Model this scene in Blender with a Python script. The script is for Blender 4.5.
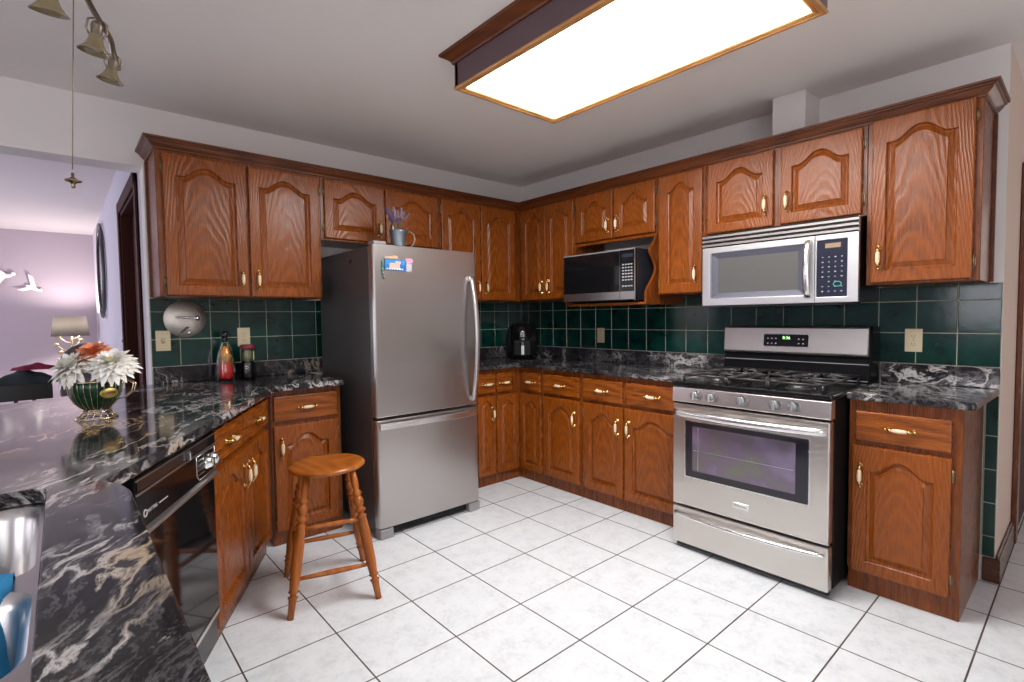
import bpy, bmesh, math, random
from mathutils import Vector, Matrix
random.seed(7)
for o in list(bpy.data.objects): bpy.data.objects.remove(o, do_unlink=True)
scn = bpy.context.scene
COL = scn.collection
PI = math.pi

# ------------------------------------------------------------------ camera
cam_d = bpy.data.cameras.new('camera'); cam = bpy.data.objects.new('camera', cam_d); COL.objects.link(cam)
R_ = Vector((0.75130835, -0.65983998, -0.01212299)); U_ = Vector((0.03911214, 0.02618169, 0.99889177)); F_ = Vector((0.65879132, 0.75094988, -0.04547828))
cam.matrix_world = Matrix(((R_.x, U_.x, -F_.x, -3.2467), (R_.y, U_.y, -F_.y, -3.5455), (R_.z, U_.z, -F_.z, 1.26925), (0, 0, 0, 1)))
cam_d.sensor_width = 36.0; cam_d.sensor_fit = 'HORIZONTAL'; cam_d.lens = 513.886 / 1024 * 36.0
cam_d.clip_start = 0.02; cam_d.clip_end = 60
scn.camera = cam

# ------------------------------------------------------------------ world, exposure
w = bpy.data.worlds.new('world'); scn.world = w; w.use_nodes = True
w.node_tree.nodes['Background'].inputs[0].default_value = (0.62, 0.70, 0.85, 1)
w.node_tree.nodes['Background'].inputs[1].default_value = 1.0
scn.view_settings.view_transform = 'Standard'; scn.view_settings.look = 'None'
scn.view_settings.gamma = 1.0; scn.view_settings.use_curve_mapping = False
scn.view_settings.exposure = 0.0

# ------------------------------------------------------------------ large unseen area lights, added as fill
def area(name, loc, direction, sx, sy, power, col):
    l = bpy.data.lights.new(name, 'AREA'); l.shape = 'RECTANGLE'; l.size = sx; l.size_y = sy; l.energy = power; l.color = col
    o = bpy.data.objects.new(name, l); COL.objects.link(o); o.location = loc
    o.rotation_euler = Vector(direction).to_track_quat('-Z', 'Y').to_euler(); return o
area('rear_fill', (-4.5, -6.30, 1.15), (0.15, 1, 0), 2.5, 2.0, 50, (1.0, 0.97, 0.94))  # unseen fill light added behind the camera
area('left_fill', (-5.95, -3.0, 1.6), (1, 0, 0), 1.5, 1.0, 22, (0.95, 0.94, 1.0))  # unseen fill from the left, added to light the right-hand cabinets
area('living_room_fill', (-6.45, 3.2, 1.4), (1, 0, 0.0), 2.2, 1.5, 68, (0.93, 0.88, 1.0))  # unseen fill added to brighten the living room
area('hall_fill', (3.35, -4.9, 1.4), (-1, 0, 0.1), 1.6, 1.8, 15, (1.0, 0.90, 0.85))  # unseen fill light added in the hall

H = 2.471          # ceiling height
COR = (-2.38, -0.606)                 # inner corner of the left worktop edge
UW = (-0.480, -0.877); NW = (0.877, -0.480)      # run of the slanted wing and its outward normal

# ------------------------------------------------------------------ mesh builder
class MB:
    def __init__(s): s.v = []; s.f = []; s.m = []; s.s = []; s.x = Matrix.Identity(4)
    def add(s, vs, fs, mi=0, smooth=False):
        b = len(s.v); s.v += [s.x @ Vector(p) for p in vs]
        for f in fs: s.f.append([b + i for i in f]); s.m.append(mi); s.s.append(smooth)
    def box(s, x0, x1, y0, y1, z0, z1, mi=0):
        if x0 > x1: x0, x1 = x1, x0
        if y0 > y1: y0, y1 = y1, y0
        if z0 > z1: z0, z1 = z1, z0
        s.add([(x0, y0, z0), (x1, y0, z0), (x1, y1, z0), (x0, y1, z0), (x0, y0, z1), (x1, y0, z1), (x1, y1, z1), (x0, y1, z1)],
              [(0, 3, 2, 1), (4, 5, 6, 7), (0, 1, 5, 4), (1, 2, 6, 5), (2, 3, 7, 6), (3, 0, 4, 7)], mi)
    def prism(s, poly, z0, z1, mi=0):
        n = len(poly); a = sum(poly[i][0] * poly[(i + 1) % n][1] - poly[(i + 1) % n][0] * poly[i][1] for i in range(n))
        if a < 0: poly = poly[::-1]
        s.add([(p[0], p[1], z0) for p in poly] + [(p[0], p[1], z1) for p in poly],
              [tuple(range(n))[::-1], tuple(range(n, 2 * n))] + [(i, (i + 1) % n, n + (i + 1) % n, n + i) for i in range(n)], mi)
    def lathe(s, prof, c=(0, 0, 0), seg=24, mi=0, M=None, smooth=True, cap=True):
        M = M or Matrix.Identity(4); vs = []; fs = []; n = len(prof); T = Matrix.Translation(c) @ M
        for (r, z) in prof:
            for k in range(seg):
                a = 2 * PI * k / seg; vs.append(T @ Vector((r * math.cos(a), r * math.sin(a), z)))
        for i in range(n - 1):
            for k in range(seg):
                fs.append((i * seg + k, i * seg + (k + 1) % seg, (i + 1) * seg + (k + 1) % seg, (i + 1) * seg + k))
        s.add(vs, fs, mi, smooth)
        if cap:
            s.add(vs[:seg], [tuple(range(seg))[::-1]], mi); s.add(vs[-seg:], [tuple(range(seg))], mi)
    def tube(s, pts, rad, seg=10, mi=0, closed=False, flat=None):
        pts = [Vector(p) for p in pts]; n = len(pts)
        rs = rad if isinstance(rad, (list, tuple)) else [rad] * n
        vs = []; fs = []; up = None
        for i in range(n):
            if closed: t = (pts[(i + 1) % n] - pts[i - 1]).normalized()
            else: t = (pts[min(i + 1, n - 1)] - pts[max(i - 1, 0)]).normalized()
            if up is None:
                up = Vector((0, 0, 1)) if abs(t.z) < .9 else Vector((1, 0, 0))
                if flat: up = Vector(flat)
            up = (up - t * up.dot(t)).normalized(); sd = t.cross(up)
            for k in range(seg):
                a = 2 * PI * k / seg; vs.append(pts[i] + (up * math.cos(a) + sd * math.sin(a)) * rs[i])
        for i in range(n if closed else n - 1):
            j = (i + 1) % n
            for k in range(seg): fs.append((i * seg + k, i * seg + (k + 1) % seg, j * seg + (k + 1) % seg, j * seg + k))
        if not closed: fs.append(tuple(range(seg))[::-1]); fs.append(tuple(range((n - 1) * seg, n * seg)))
        s.add(vs, fs, mi, True)
    def strip(s, pts, sec, mi=0, smooth=False):
        # sweep a closed section (list of (a,b)) along pts given as (point, avec, bvec)
        n = len(pts); k = len(sec); vs = []
        for (p, A, B) in pts:
            for (a, b) in sec: vs.append(Vector(p) + Vector(A) * a + Vector(B) * b)
        fs = [(i * k + j, i * k + (j + 1) % k, (i + 1) * k + (j + 1) % k, (i + 1) * k + j) for i in range(n - 1) for j in range(k)]
        fs.append(tuple(range(k))[::-1]); fs.append(tuple(range((n - 1) * k, n * k)))
        s.add(vs, fs, mi, smooth)
    def sphere(s, c, r, seg=14, rings=8, mi=0, sc=(1, 1, 1), M=None):
        vs = []; fs = []; M = M or Matrix.Identity(4)
        for i in range(rings + 1):
            th = PI * i / rings
            for k in range(seg):
                a = 2 * PI * k / seg
                vs.append(Vector(c) + M @ Vector((r * sc[0] * math.sin(th) * math.cos(a), r * sc[1] * math.sin(th) * math.sin(a), r * sc[2] * math.cos(th))))
        for i in range(rings):
            for k in range(seg): fs.append((i * seg + k, (i + 1) * seg + k, (i + 1) * seg + (k + 1) % seg, i * seg + (k + 1) % seg))
        s.add(vs, fs, mi, True)
    def build(s, name, mats, parent=None, bevel=0, bseg=1, weld=True):
        me = bpy.data.meshes.new(name); me.from_pydata([tuple(v) for v in s.v], [], s.f)
        for m in (mats if isinstance(mats, (list, tuple)) else [mats]): me.materials.append(m)
        for i, p in enumerate(me.polygons): p.material_index = s.m[i]; p.use_smooth = s.s[i]
        bm = bmesh.new(); bm.from_mesh(me)
        if weld: bmesh.ops.remove_doubles(bm, verts=bm.verts, dist=1e-5)
        bmesh.ops.recalc_face_normals(bm, faces=bm.faces)
        bm.to_mesh(me); bm.free(); me.update()
        o = bpy.data.objects.new(name, me); COL.objects.link(o)
        if parent: o.parent = parent
        if bevel:
            b = o.modifiers.new('bevel', 'BEVEL'); b.width = bevel; b.segments = bseg; b.limit_method = 'ANGLE'; b.angle_limit = math.radians(40)
        return o

def tag(o, label=None, cat=None, group=None, kind=None):
    if label: o['label'] = label
    if cat: o['category'] = cat
    if group: o['group'] = group
    if kind: o['kind'] = kind
    return o
def empty(name, loc, rz=0, label=None, cat=None, group=None):
    o = bpy.data.objects.new(name, None); COL.objects.link(o); o.location = loc; o.rotation_euler = (0, 0, rz); o.empty_display_size = .05
    return tag(o, label, cat, group)
def struct(o): o['kind'] = 'structure'; return o
def part_label(o, l): o['label'] = l; return o
def copy_tree(o, parent=None):
    c = o.copy(); COL.objects.link(c); c.parent = parent
    for ch in list(o.children): copy_tree(ch, c)
    return c
def text_obj(name, body, size, mat, parent, M, extrude=.0006):
    cu = bpy.data.curves.new(name, 'FONT'); cu.body = body; cu.size = size; cu.extrude = extrude; cu.align_x = 'CENTER'; cu.align_y = 'CENTER'
    t = bpy.data.objects.new(name + '_curve', cu); COL.objects.link(t)
    dg = bpy.context.evaluated_depsgraph_get(); me = bpy.data.meshes.new_from_object(t.evaluated_get(dg))
    bpy.data.objects.remove(t, do_unlink=True); bpy.data.curves.remove(cu)
    me.transform(M); me.materials.clear(); me.materials.append(mat)
    o = bpy.data.objects.new(name, me); COL.objects.link(o); o.parent = parent; return o
FACE = Matrix.Rotation(PI / 2, 4, 'X')     # text plane -> local XZ, facing -Y

# ------------------------------------------------------------------ materials
class NT:
    def __init__(s, name):
        s.m = bpy.data.materials.new(name); s.m.use_nodes = True; s.t = s.m.node_tree; s.b = s.t.nodes['Principled BSDF']
    def n(s, typ, ins=None, **kw):
        nd = s.t.nodes.new(typ)
        for k, v in kw.items(): setattr(nd, k, v)
        for k, v in (ins or {}).items():
            if isinstance(v, tuple) and len(v) == 2 and hasattr(v[0], 'outputs'): s.t.links.new(v[0].outputs[v[1]], nd.inputs[k])
            elif hasattr(v, 'outputs'): s.t.links.new(v.outputs[0], nd.inputs[k])
            else: nd.inputs[k].default_value = v
        return nd
    def math(s, op, a, b=None, c=None, clamp=False):
        ins = {0: a}
        if b is not None: ins[1] = b
        if c is not None: ins[2] = c
        nd = s.n('ShaderNodeMath', ins, operation=op); nd.use_clamp = clamp; return nd
    def ramp(s, fac, stops, interp='LINEAR'):
        nd = s.n('ShaderNodeValToRGB', {'Fac': fac}); cr = nd.color_ramp; cr.interpolation = interp
        while len(cr.elements) < len(stops): cr.elements.new(.5)
        for e, (p, c) in zip(cr.elements, stops): e.position = p; e.color = (c[0], c[1], c[2], 1) if isinstance(c, (tuple, list)) else (c, c, c, 1)
        return nd
    def mix(s, fac, a, b, blend='MIX'):
        nd = s.n('ShaderNodeMix', {}, data_type='RGBA', blend_type=blend)
        for i, v in ((0, fac), (6, a), (7, b)):
            if isinstance(v, tuple) and len(v) == 2: s.t.links.new(v[0].outputs[v[1]], nd.inputs[i])
            elif hasattr(v, 'outputs'): s.t.links.new(v.outputs[2] if v.bl_idname == 'ShaderNodeMix' else v.outputs[0], nd.inputs[i])
            else: nd.inputs[i].default_value = (v if isinstance(v, (int, float)) else (v[0], v[1], v[2], 1))
        return nd
    def set(s, **kw):
        for k, v in kw.items():
            k = k.replace('_', ' ')
            if hasattr(v, 'outputs'): s.t.links.new(v.outputs[2] if v.bl_idname == 'ShaderNodeMix' else v.outputs[0], s.b.inputs[k])
            elif isinstance(v, tuple) and len(v) == 3: s.b.inputs[k].default_value = (v[0], v[1], v[2], 1)
            else: s.b.inputs[k].default_value = v
        return s
def plain(name, col, rough=.5, metal=0., **kw):
    t = NT(name); t.set(Base_Color=col, Roughness=rough, Metallic=metal, **kw); return t.m
def noise(t, vec, scale, detail=3, rough=.5, dist=0.):
    return t.n('ShaderNodeTexNoise', {'Vector': vec, 'Scale': scale, 'Detail': detail, 'Roughness': rough, 'Distortion': dist})

def oak(name, light, dark, horiz=False, rough=.27, bump=.42, scale=1.0):
    t = NT(name); tc = t.n('ShaderNodeTexCoord'); sp = t.n('ShaderNodeSeparateXYZ', {0: (tc, 'Object')})
    a0 = t.math('ADD', (sp, 'X'), (sp, 'Y'))
    across, along = (((sp, 'Z')), a0) if horiz else (a0, (sp, 'Z'))
    al = t.math('MULTIPLY', along, .16)
    v = t.n('ShaderNodeCombineXYZ', {0: across, 1: (sp, 'Y') if not horiz else 0.0, 2: al})
    warp = noise(t, v, 3.2 * scale, 2, .5)
    ph = t.math('ADD', t.math('MULTIPLY', across, 120 * scale), t.math('MULTIPLY', (warp, 0), 95))
    rings = t.math('MULTIPLY_ADD', t.math('SINE', ph), .5, .5)
    rings = t.math('POWER', rings, 1.8)
    al2 = t.math('MULTIPLY', along, .03)
    v2 = t.n('ShaderNodeCombineXYZ', {0: across, 1: 0.0, 2: al2})
    pores = noise(t, v2, 330, 3, .65)
    big = noise(t, v, 6, 2, .5)
    f = t.math('ADD', t.math('MULTIPLY', rings, .32), t.math('MULTIPLY', (pores, 0), .78))
    f = t.math('ADD', f, t.math('MULTIPLY', t.math('SUBTRACT', (big, 0), .5), .55))
    col = t.ramp(f, [(.12, dark), (.42, tuple((l * .62 + d * .38) for l, d in zip(light, dark))), (.85, light)])
    bp = t.n('ShaderNodeBump', {'Strength': bump, 'Distance': .002, 'Height': t.math('ADD', t.math('MULTIPLY', rings, .5), (pores, 0))})
    rg = t.math('MULTIPLY_ADD', (pores, 0), .12, rough - .06)
    t.set(Base_Color=col, Roughness=rg, Normal=bp, Specular_IOR_Level=.42, Coat_Weight=.0, Coat_Roughness=.22)
    return t.m
def oak_door(name, light, dark, rough=.27, bump=.45):
    t = NT(name); tc = t.n('ShaderNodeTexCoord'); g = t.n('ShaderNodeSeparateXYZ', {0: (tc, 'Generated')}); sp = t.n('ShaderNodeSeparateXYZ', {0: (tc, 'Object')})
    oi = t.n('ShaderNodeObjectInfo'); rnd = t.math('MULTIPLY', (oi, 'Random'), 37.0)
    cx = t.math('SUBTRACT', (g, 'X'), t.math('MULTIPLY_ADD', (oi, 'Random'), .16, .42))
    v = t.n('ShaderNodeCombineXYZ', {0: t.math('ADD', (sp, 'X'), rnd), 1: rnd, 2: t.math('MULTIPLY', (sp, 'Z'), .35)})
    wp = noise(t, v, 5.5, 3, .55); wf = noise(t, v, 24, 2, .5)
    ph = t.math('ADD', t.math('MULTIPLY', (g, 'Z'), 6.5), t.math('MULTIPLY', t.math('MULTIPLY', cx, cx), 34.0))
    ph = t.math('ADD', ph, t.math('MULTIPLY', (wp, 0), 3.6)); ph = t.math('ADD', ph, t.math('MULTIPLY', (wf, 0), .55))
    ring = t.math('POWER', t.math('MULTIPLY_ADD', t.math('SINE', t.math('MULTIPLY', ph, 6.2832)), .5, .5), 1.5)
    v2 = t.n('ShaderNodeCombineXYZ', {0: t.math('ADD', (sp, 'X'), rnd), 1: 0.0, 2: t.math('MULTIPLY', (sp, 'Z'), .03)})
    pores = noise(t, v2, 330, 3, .65); big = noise(t, v, 4, 2, .5)
    f = t.math('ADD', t.math('MULTIPLY', ring, .24), t.math('MULTIPLY', (pores, 0), .86))
    f = t.math('ADD', f, t.math('MULTIPLY', t.math('SUBTRACT', (big, 0), .5), .5))
    col = t.ramp(f, [(.12, dark), (.42, tuple((l * .62 + d * .38) for l, d in zip(light, dark))), (.85, light)])
    h = t.math('ADD', t.math('MULTIPLY', ring, .9), (pores, 0))
    bp = t.n('ShaderNodeBump', {'Strength': bump, 'Distance': .002, 'Height': h})
    rg = t.math('MULTIPLY_ADD', (pores, 0), .14, rough - .07)
    t.set(Base_Color=col, Roughness=rg, Normal=bp, Specular_IOR_Level=.40); return t.m
OAKC = oak_door('oak_door_grain', (.31, .076, .0062), (.042, .0075, .0011))
OAK = oak('oak_vertical_grain', (.31, .076, .0062), (.042, .0075, .0011))
OAKH = oak('oak_horizontal_grain', (.31, .078, .0066), (.048, .009, .0013), horiz=True)
OAKD = oak('oak_carcass', (.22, .053, .006), (.038, .008, .0012))
CROWN = oak('oak_crown', (.16, .042, .010), (.036, .009, .003), horiz=True, rough=.36)
STOOLW = oak('stool_wood', (.42, .122, .014), (.19, .042, .005), rough=.24, bump=.04, scale=.5)
LIGHTOAK = oak('light_trim_oak', (.62, .30, .10), (.30, .12, .035), horiz=True, rough=.3)
DARKBOX = plain('dark_stained_box', (.11, .065, .075), .40)
DARKWOOD = oak('dark_door_wood', (.055, .011, .006), (.014, .0035, .0025), rough=.5, bump=.1)
DARKWOOD.node_tree.nodes['Principled BSDF'].inputs['Specular IOR Level'].default_value = .12
BLACKWOOD = plain('black_chair_wood', (.012, .011, .012), .3)

def granite():
    t = NT('granite'); tc = t.n('ShaderNodeTexCoord')
    mp = t.n('ShaderNodeMapping', {'Vector': (tc, 'Object')}); mp.inputs['Rotation'].default_value = (.35, .2, -1.12)
    wv = noise(t, mp, 2.2, 3, .55)
    ws = t.n('ShaderNodeVectorMath', {0: (wv, 1), 1: (.5, .5, .5)}, operation='SUBTRACT')
    wm = t.n('ShaderNodeVectorMath', {0: ws, 'Scale': .26}, operation='SCALE')
    pv = t.n('ShaderNodeVectorMath', {0: mp, 1: wm}, operation='ADD')
    st = t.n('ShaderNodeMapping', {'Vector': pv}); st.inputs['Scale'].default_value = (1.3, 5.6, 3.6)
    a = noise(t, st, 2.3, 7, .62)
    ridge = t.math('ABSOLUTE', t.math('SUBTRACT', (a, 0), .5))
    vein = t.math('SUBTRACT', 1.0, t.math('MULTIPLY', ridge, 26), clamp=True)
    mask = noise(t, pv, 2.6, 3, .6); mk = t.ramp((mask, 0), [(.455, 0.0), (.56, 1.0)])
    v1 = t.math('MULTIPLY', vein, mk)
    b = noise(t, st, 6.5, 6, .68); r2 = t.math('ABSOLUTE', t.math('SUBTRACT', (b, 0), .52))
    v2 = t.math('SUBTRACT', 1.0, t.math('MULTIPLY', r2, 18), clamp=True)
    m2 = noise(t, pv, 4.0, 4, .6); mk2 = t.ramp((m2, 0), [(.42, 0.10), (.60, .9)])
    v2m = t.math('MULTIPLY', v2, mk2)
    speck = noise(t, mp, 170, 2, .7); spk = t.ramp((speck, 0), [(.5, 0.0), (.72, .35)])
    gold = noise(t, pv, 1.7, 2, .5); gm = t.ramp((gold, 0), [(.58, 0.0), (.66, 1.0)])
    vc = t.mix(gm, (.58, .55, .54), (.50, .34, .15))
    base = t.ramp((m2, 0), [(.3, (.006, .006, .008)), (.58, (.016, .015, .018)), (.75, (.045, .042, .048))])
    c0 = t.mix(spk, base, (.10, .10, .11))
    c1 = t.mix(t.math('MULTIPLY', v2m, .42), c0, (.30, .28, .29))
    c2 = t.mix(t.math('MULTIPLY', v1, .85), c1, vc)
    t.set(Base_Color=c2, Roughness=.085, Specular_IOR_Level=.32)
    return t.m
GRANITE = granite()

def steel(name, col=(.52, .50, .49), rough=.27, vertical=True, aniso=.5, streak=.5):
    t = NT(name); tc = t.n('ShaderNodeTexCoord'); mp = t.n('ShaderNodeMapping', {'Vector': (tc, 'Object')})
    mp.inputs['Scale'].default_value = (2.0, 2.0, 260.0) if not vertical else (260., 260., 2.0)
    nz = noise(t, mp, 1.0, 3, .6)
    rg = t.math('MULTIPLY_ADD', (nz, 0), .10, rough - .05)
    bp = t.n('ShaderNodeBump', {'Strength': .006, 'Distance': .001, 'Height': (nz, 0)})
    cl = t.mix(t.math('MULTIPLY', (nz, 0), streak * .22), col, tuple(c * .7 for c in col))
    t.set(Base_Color=cl, Metallic=1.0, Roughness=rg, Normal=bp, Anisotropic=aniso)
    return t.m
STEEL = steel('stainless_steel', col=(.66, .62, .58), rough=.30, vertical=False, aniso=.3, streak=.25)
STEELV = steel('stainless_steel_fridge', col=(.50, .47, .455), rough=.30, vertical=False, aniso=.4)
BRIGHT = plain('bright_steel', (.78, .77, .77), .26, 1.)
KNOBM = plain('knob_steel', (.34, .34, .35), .38, 1.)
SATIN = plain('satin_steel', (.62, .61, .61), .34, 1.)
SINKM = plain('sink_steel', (.55, .53, .53), .28, 1.)
CHROME = plain('chrome', (.8, .8, .8), .08, 1.)
BRASS = plain('brass', (.70, .46, .17), .22, 1.)
OLDBRASS = plain('aged_brass', (.26, .20, .12), .35, 1.)
PORC = plain('cream_porcelain', (.80, .64, .42), .18)
BLACK = plain('black_gloss', (.006, .006, .007), .07)
BLACKM = plain('black_enamel', (.012, .012, .013), .25)
IRON = plain('cast_iron', (.03, .027, .028), .30)
DGREY = plain('fridge_side_paint', (.070, .064, .064), .42)
GREYF = plain('grey_plastic', (.28, .27, .28), .4)
GLASSB = plain('oven_glass', (.02, .018, .024), .05)
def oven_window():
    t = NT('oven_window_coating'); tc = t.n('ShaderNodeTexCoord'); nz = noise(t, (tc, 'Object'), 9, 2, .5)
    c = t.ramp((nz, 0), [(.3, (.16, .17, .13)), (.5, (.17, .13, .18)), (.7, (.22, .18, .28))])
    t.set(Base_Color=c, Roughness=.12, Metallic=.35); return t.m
OVENW = oven_window()
ALMOND = plain('almond_plastic', (.62, .52, .34), .35)
SLOT = plain('slot_dark', (.03, .02, .015), .6)
def glow(name, col, strength):
    t = NT(name); t.set(Base_Color=(.8, .8, .8), Emission_Color=col, Emission_Strength=strength, Roughness=.4); return t.m
DIFF = glow('light_diffuser', (1.0, .985, .965), 27)
GREENLED = glow('green_display', (.35, 1.0, .25), 1.6)
AMBERLED = plain('amber_display', (.34, .22, .14), .35)

def paint(name, col, bumpy=.05, rough=.85):
    t = NT(name); tc = t.n('ShaderNodeTexCoord'); nz = noise(t, (tc, 'Object'), 60, 4, .6)
    bp = t.n('ShaderNodeBump', {'Strength': bumpy, 'Distance': .003, 'Height': (nz, 0)})
    t.set(Base_Color=col, Roughness=rough, Normal=bp); return t.m
WALLK = paint('kitchen_wall_paint', (.78, .735, .71))
CEIL = paint('ceiling_paint', (.86, .81, .77), .12)
WALLL = paint('lilac_wall_paint', (.40, .34, .385))
WALLS = paint('pale_blue_wall_paint', (.56, .54, .62))
WALLH = paint('hall_wall_paint', (.72, .57, .49))
HEADER = paint('header_paint', (.78, .73, .72))
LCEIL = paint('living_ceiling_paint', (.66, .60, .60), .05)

def floor_mat():
    t = NT('white_floor_tile'); tc = t.n('ShaderNodeTexCoord'); sp = t.n('ShaderNodeSeparateXYZ', {0: (tc, 'Object')})
    S = .3469
    def dist(axis, off):
        u = t.math('DIVIDE', t.math('SUBTRACT', (sp, axis), off), S)
        fr = t.math('FRACT', t.math('ADD', u, .5))
        return t.math('MULTIPLY', t.math('ABSOLUTE', t.math('SUBTRACT', fr, .5)), S), t.math('ROUND', u)
    dx, ix = dist('X', -1.4144); dy, iy = dist('Y', -1.1947)
    d = t.math('MINIMUM', dx, dy)
    g = t.n('ShaderNodeMapRange', {'Value': d, 1: .0024, 2: .0036, 3: 1.0, 4: 0.0})
    cx = t.math('FLOOR', t.math('DIVIDE', t.math('SUBTRACT', (sp, 'X'), -1.4144), S)); cy = t.math('FLOOR', t.math('DIVIDE', t.math('SUBTRACT', (sp, 'Y'), -1.1947), S))
    cell = t.n('ShaderNodeCombineXYZ', {0: cx, 1: cy, 2: 0.0}); wn = t.n('ShaderNodeTexWhiteNoise', {'Vector': cell})
    off = t.n('ShaderNodeVectorMath', {0: (tc, 'Object'), 1: (wn, 'Color')}, operation='ADD')
    mot = noise(t, off, 14, 5, .6); mot2 = noise(t, off, 55, 4, .6)
    m = t.math('ADD', t.math('MULTIPLY', (mot, 0), .6), t.math('MULTIPLY', (mot2, 0), .4))
    tile = t.ramp(m, [(.3, (.60, .625, .655)), (.5, (.74, .765, .795)), (.7, (.80, .825, .855))])
    gn = noise(t, (tc, 'Object'), 3, 2, .5)
    gr = t.ramp((gn, 0), [(.35, (.10, .085, .08)), (.65, (.035, .025, .022))])
    col = t.mix(g, tile, gr)
    rg = t.math('MULTIPLY_ADD', g, .5, .30)
    hh = t.math('ADD', t.math('MULTIPLY', t.math('SUBTRACT', 1.0, g), 1.0), t.math('MULTIPLY', m, .25))
    bp = t.n('ShaderNodeBump', {'Strength': .35, 'Distance': .002, 'Height': hh})
    t.set(Base_Color=col, Roughness=rg, Normal=bp, Specular_IOR_Level=.45); return t.m
FLOOR = floor_mat()
def green_tile():
    t = NT('green_wall_tile'); tc = t.n('ShaderNodeTexCoord'); nz = noise(t, (tc, 'Object'), 9, 3, .5)
    c = t.ramp((nz, 0), [(.35, (.0018, .021, .018)), (.65, (.004, .042, .033))])
    n2 = noise(t, (tc, 'Object'), 22, 2, .5); bp = t.n('ShaderNodeBump', {'Strength': .06, 'Distance': .004, 'Height': (n2, 0)})
    t.set(Base_Color=c, Roughness=.12, Normal=bp); return t.m
GTILE = green_tile(); GROUT = plain('pale_grout', (.36, .37, .27), .8)

# ------------------------------------------------------------------ room shell
def sbox(name, x0, x1, y0, y1, z0, z1, mat):
    b = MB(); b.box(x0, x1, y0, y1, z0, z1); return struct(b.build(name, mat))
sbox('floor', -6.6, 3.6, -6.4, 5.8, -.06, 0, FLOOR)
sbox('ceiling', -6.6, 3.6, -6.4, .08, H, H + .08, CEIL)
sbox('ceiling_living_room', -6.6, 3.6, .08, 5.8, H, H + .08, LCEIL)
b = MB(); b.box(-2.868, .12, 0, .14, 0, H); struct(b.build('wall_back', WALLK))
sbox('wall_right', 0, .12, -3.258, 0, 0, H, WALLK)
b = MB(); b.box(.0005, 2.4, -3.2585, -3.14, 0, H); struct(b.build('wall_hall', WALLH))
b = MB(); b.box(-6.6, -2.868, 0, .17, 2.137, H); struct(b.build('wall_header', HEADER))
# side wall of the living room, with a door opening
b = MB(); b.box(-2.8685, -2.75, .141, .33, 0, H); b.box(-2.8685, -2.75, 1.42, 5.7, 0, H); b.box(-2.8685, -2.75, .33, 1.42, 2.10, H); struct(b.build('wall_living_side', WALLS))
sbox('wall_living_back', -6.6, -2.75, 5.6, 5.72, 0, H, WALLL)
b = MB(); b.box(-6.6, -6.5, -6.4, -3.8, 0, H); b.box(-6.6, -6.5, -2.2, 2.0, 0, H); b.box(-6.6, -6.5, 4.4, 5.7, 0, H)
for (y0, y1, a0, a1) in ((-3.8, -2.2, 1.05, 2.1), (2.0, 4.4, .6, 2.2)): b.box(-6.6, -6.5, y0, y1, 0, a0); b.box(-6.6, -6.5, y0, y1, a1, H)
struct(b.build('wall_left', WALLS))
b = MB(); b.box(-6.5, -5.8, -6.4, -6.28, 0, H); b.box(-3.2, 3.6, -6.4, -6.28, 0, H); b.box(-5.8, -3.2, -6.4, -6.28, 2.16, H); struct(b.build('wall_front', WALLK))
sbox('wall_far_right', 3.5, 3.6, -6.28, 3.0, 0, H, WALLH)
# door in the living room side wall: casing and leaf
b = MB()
b.box(-2.886, -2.872, .255, .335, 0, 2.18); b.box(-2.886, -2.872, 1.415, 1.50, 0, 2.18); b.box(-2.886, -2.872, .255, 1.50, 2.10, 2.18)
b.box(-2.872, -2.74, .335, .355, 0, 2.10); b.box(-2.872, -2.74, 1.395, 1.415, 0, 2.10); b.box(-2.872, -2.74, .335, 1.415, 2.08, 2.10)
struct(b.build('trim_1', DARKWOOD, bevel=.004))
d = MB(); d.box(-2.80, -2.762, .357, 1.393, .01, 2.078)
for (y0, y1, a0, a1) in ((.47, .83, .2, .9), (.92, 1.28, .2, .9), (.47, .83, 1.05, 1.9), (.92, 1.28, 1.05, 1.9)): d.box(-2.808, -2.80, y0, y1, a0, a1)
struct(d.build('door_1', DARKWOOD, bevel=.004))
# hall: baseboard and a door casing
b = MB(); b.box(-.014, .60, -3.276, -3.2595, 0, .115); b.box(-.016, -.001, -3.276, -3.215, 0, .115); b.box(-.010, .60, -3.270, -3.2595, .115, .13)
struct(b.build('baseboard_hall', oak('baseboard_wood', (.10, .034, .018), (.035, .012, .008), horiz=True), bevel=.003))
b = MB(); b.box(.62, .72, -3.283, -3.2595, 0, 2.06); b.box(.72, 1.62, -3.283, -3.2595, 1.96, 2.06); b.box(1.62, 1.72, -3.283, -3.2595, 0, 2.06)
struct(b.build('trim_2', oak('hall_casing_wood', (.20, .06, .022), (.07, .02, .008)), bevel=.004))
b = MB(); b.box(.722, 1.618, -3.270, -3.2595, .01, 1.958); struct(b.build('door_2', DARKWOOD))
# boxed duct above the wall cabinets
b = MB(); b.box(-.213, -.001, -2.486, -2.315, 2.20, H - .001); struct(b.build('trim_duct_box', WALLK, bevel=.003))

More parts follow.
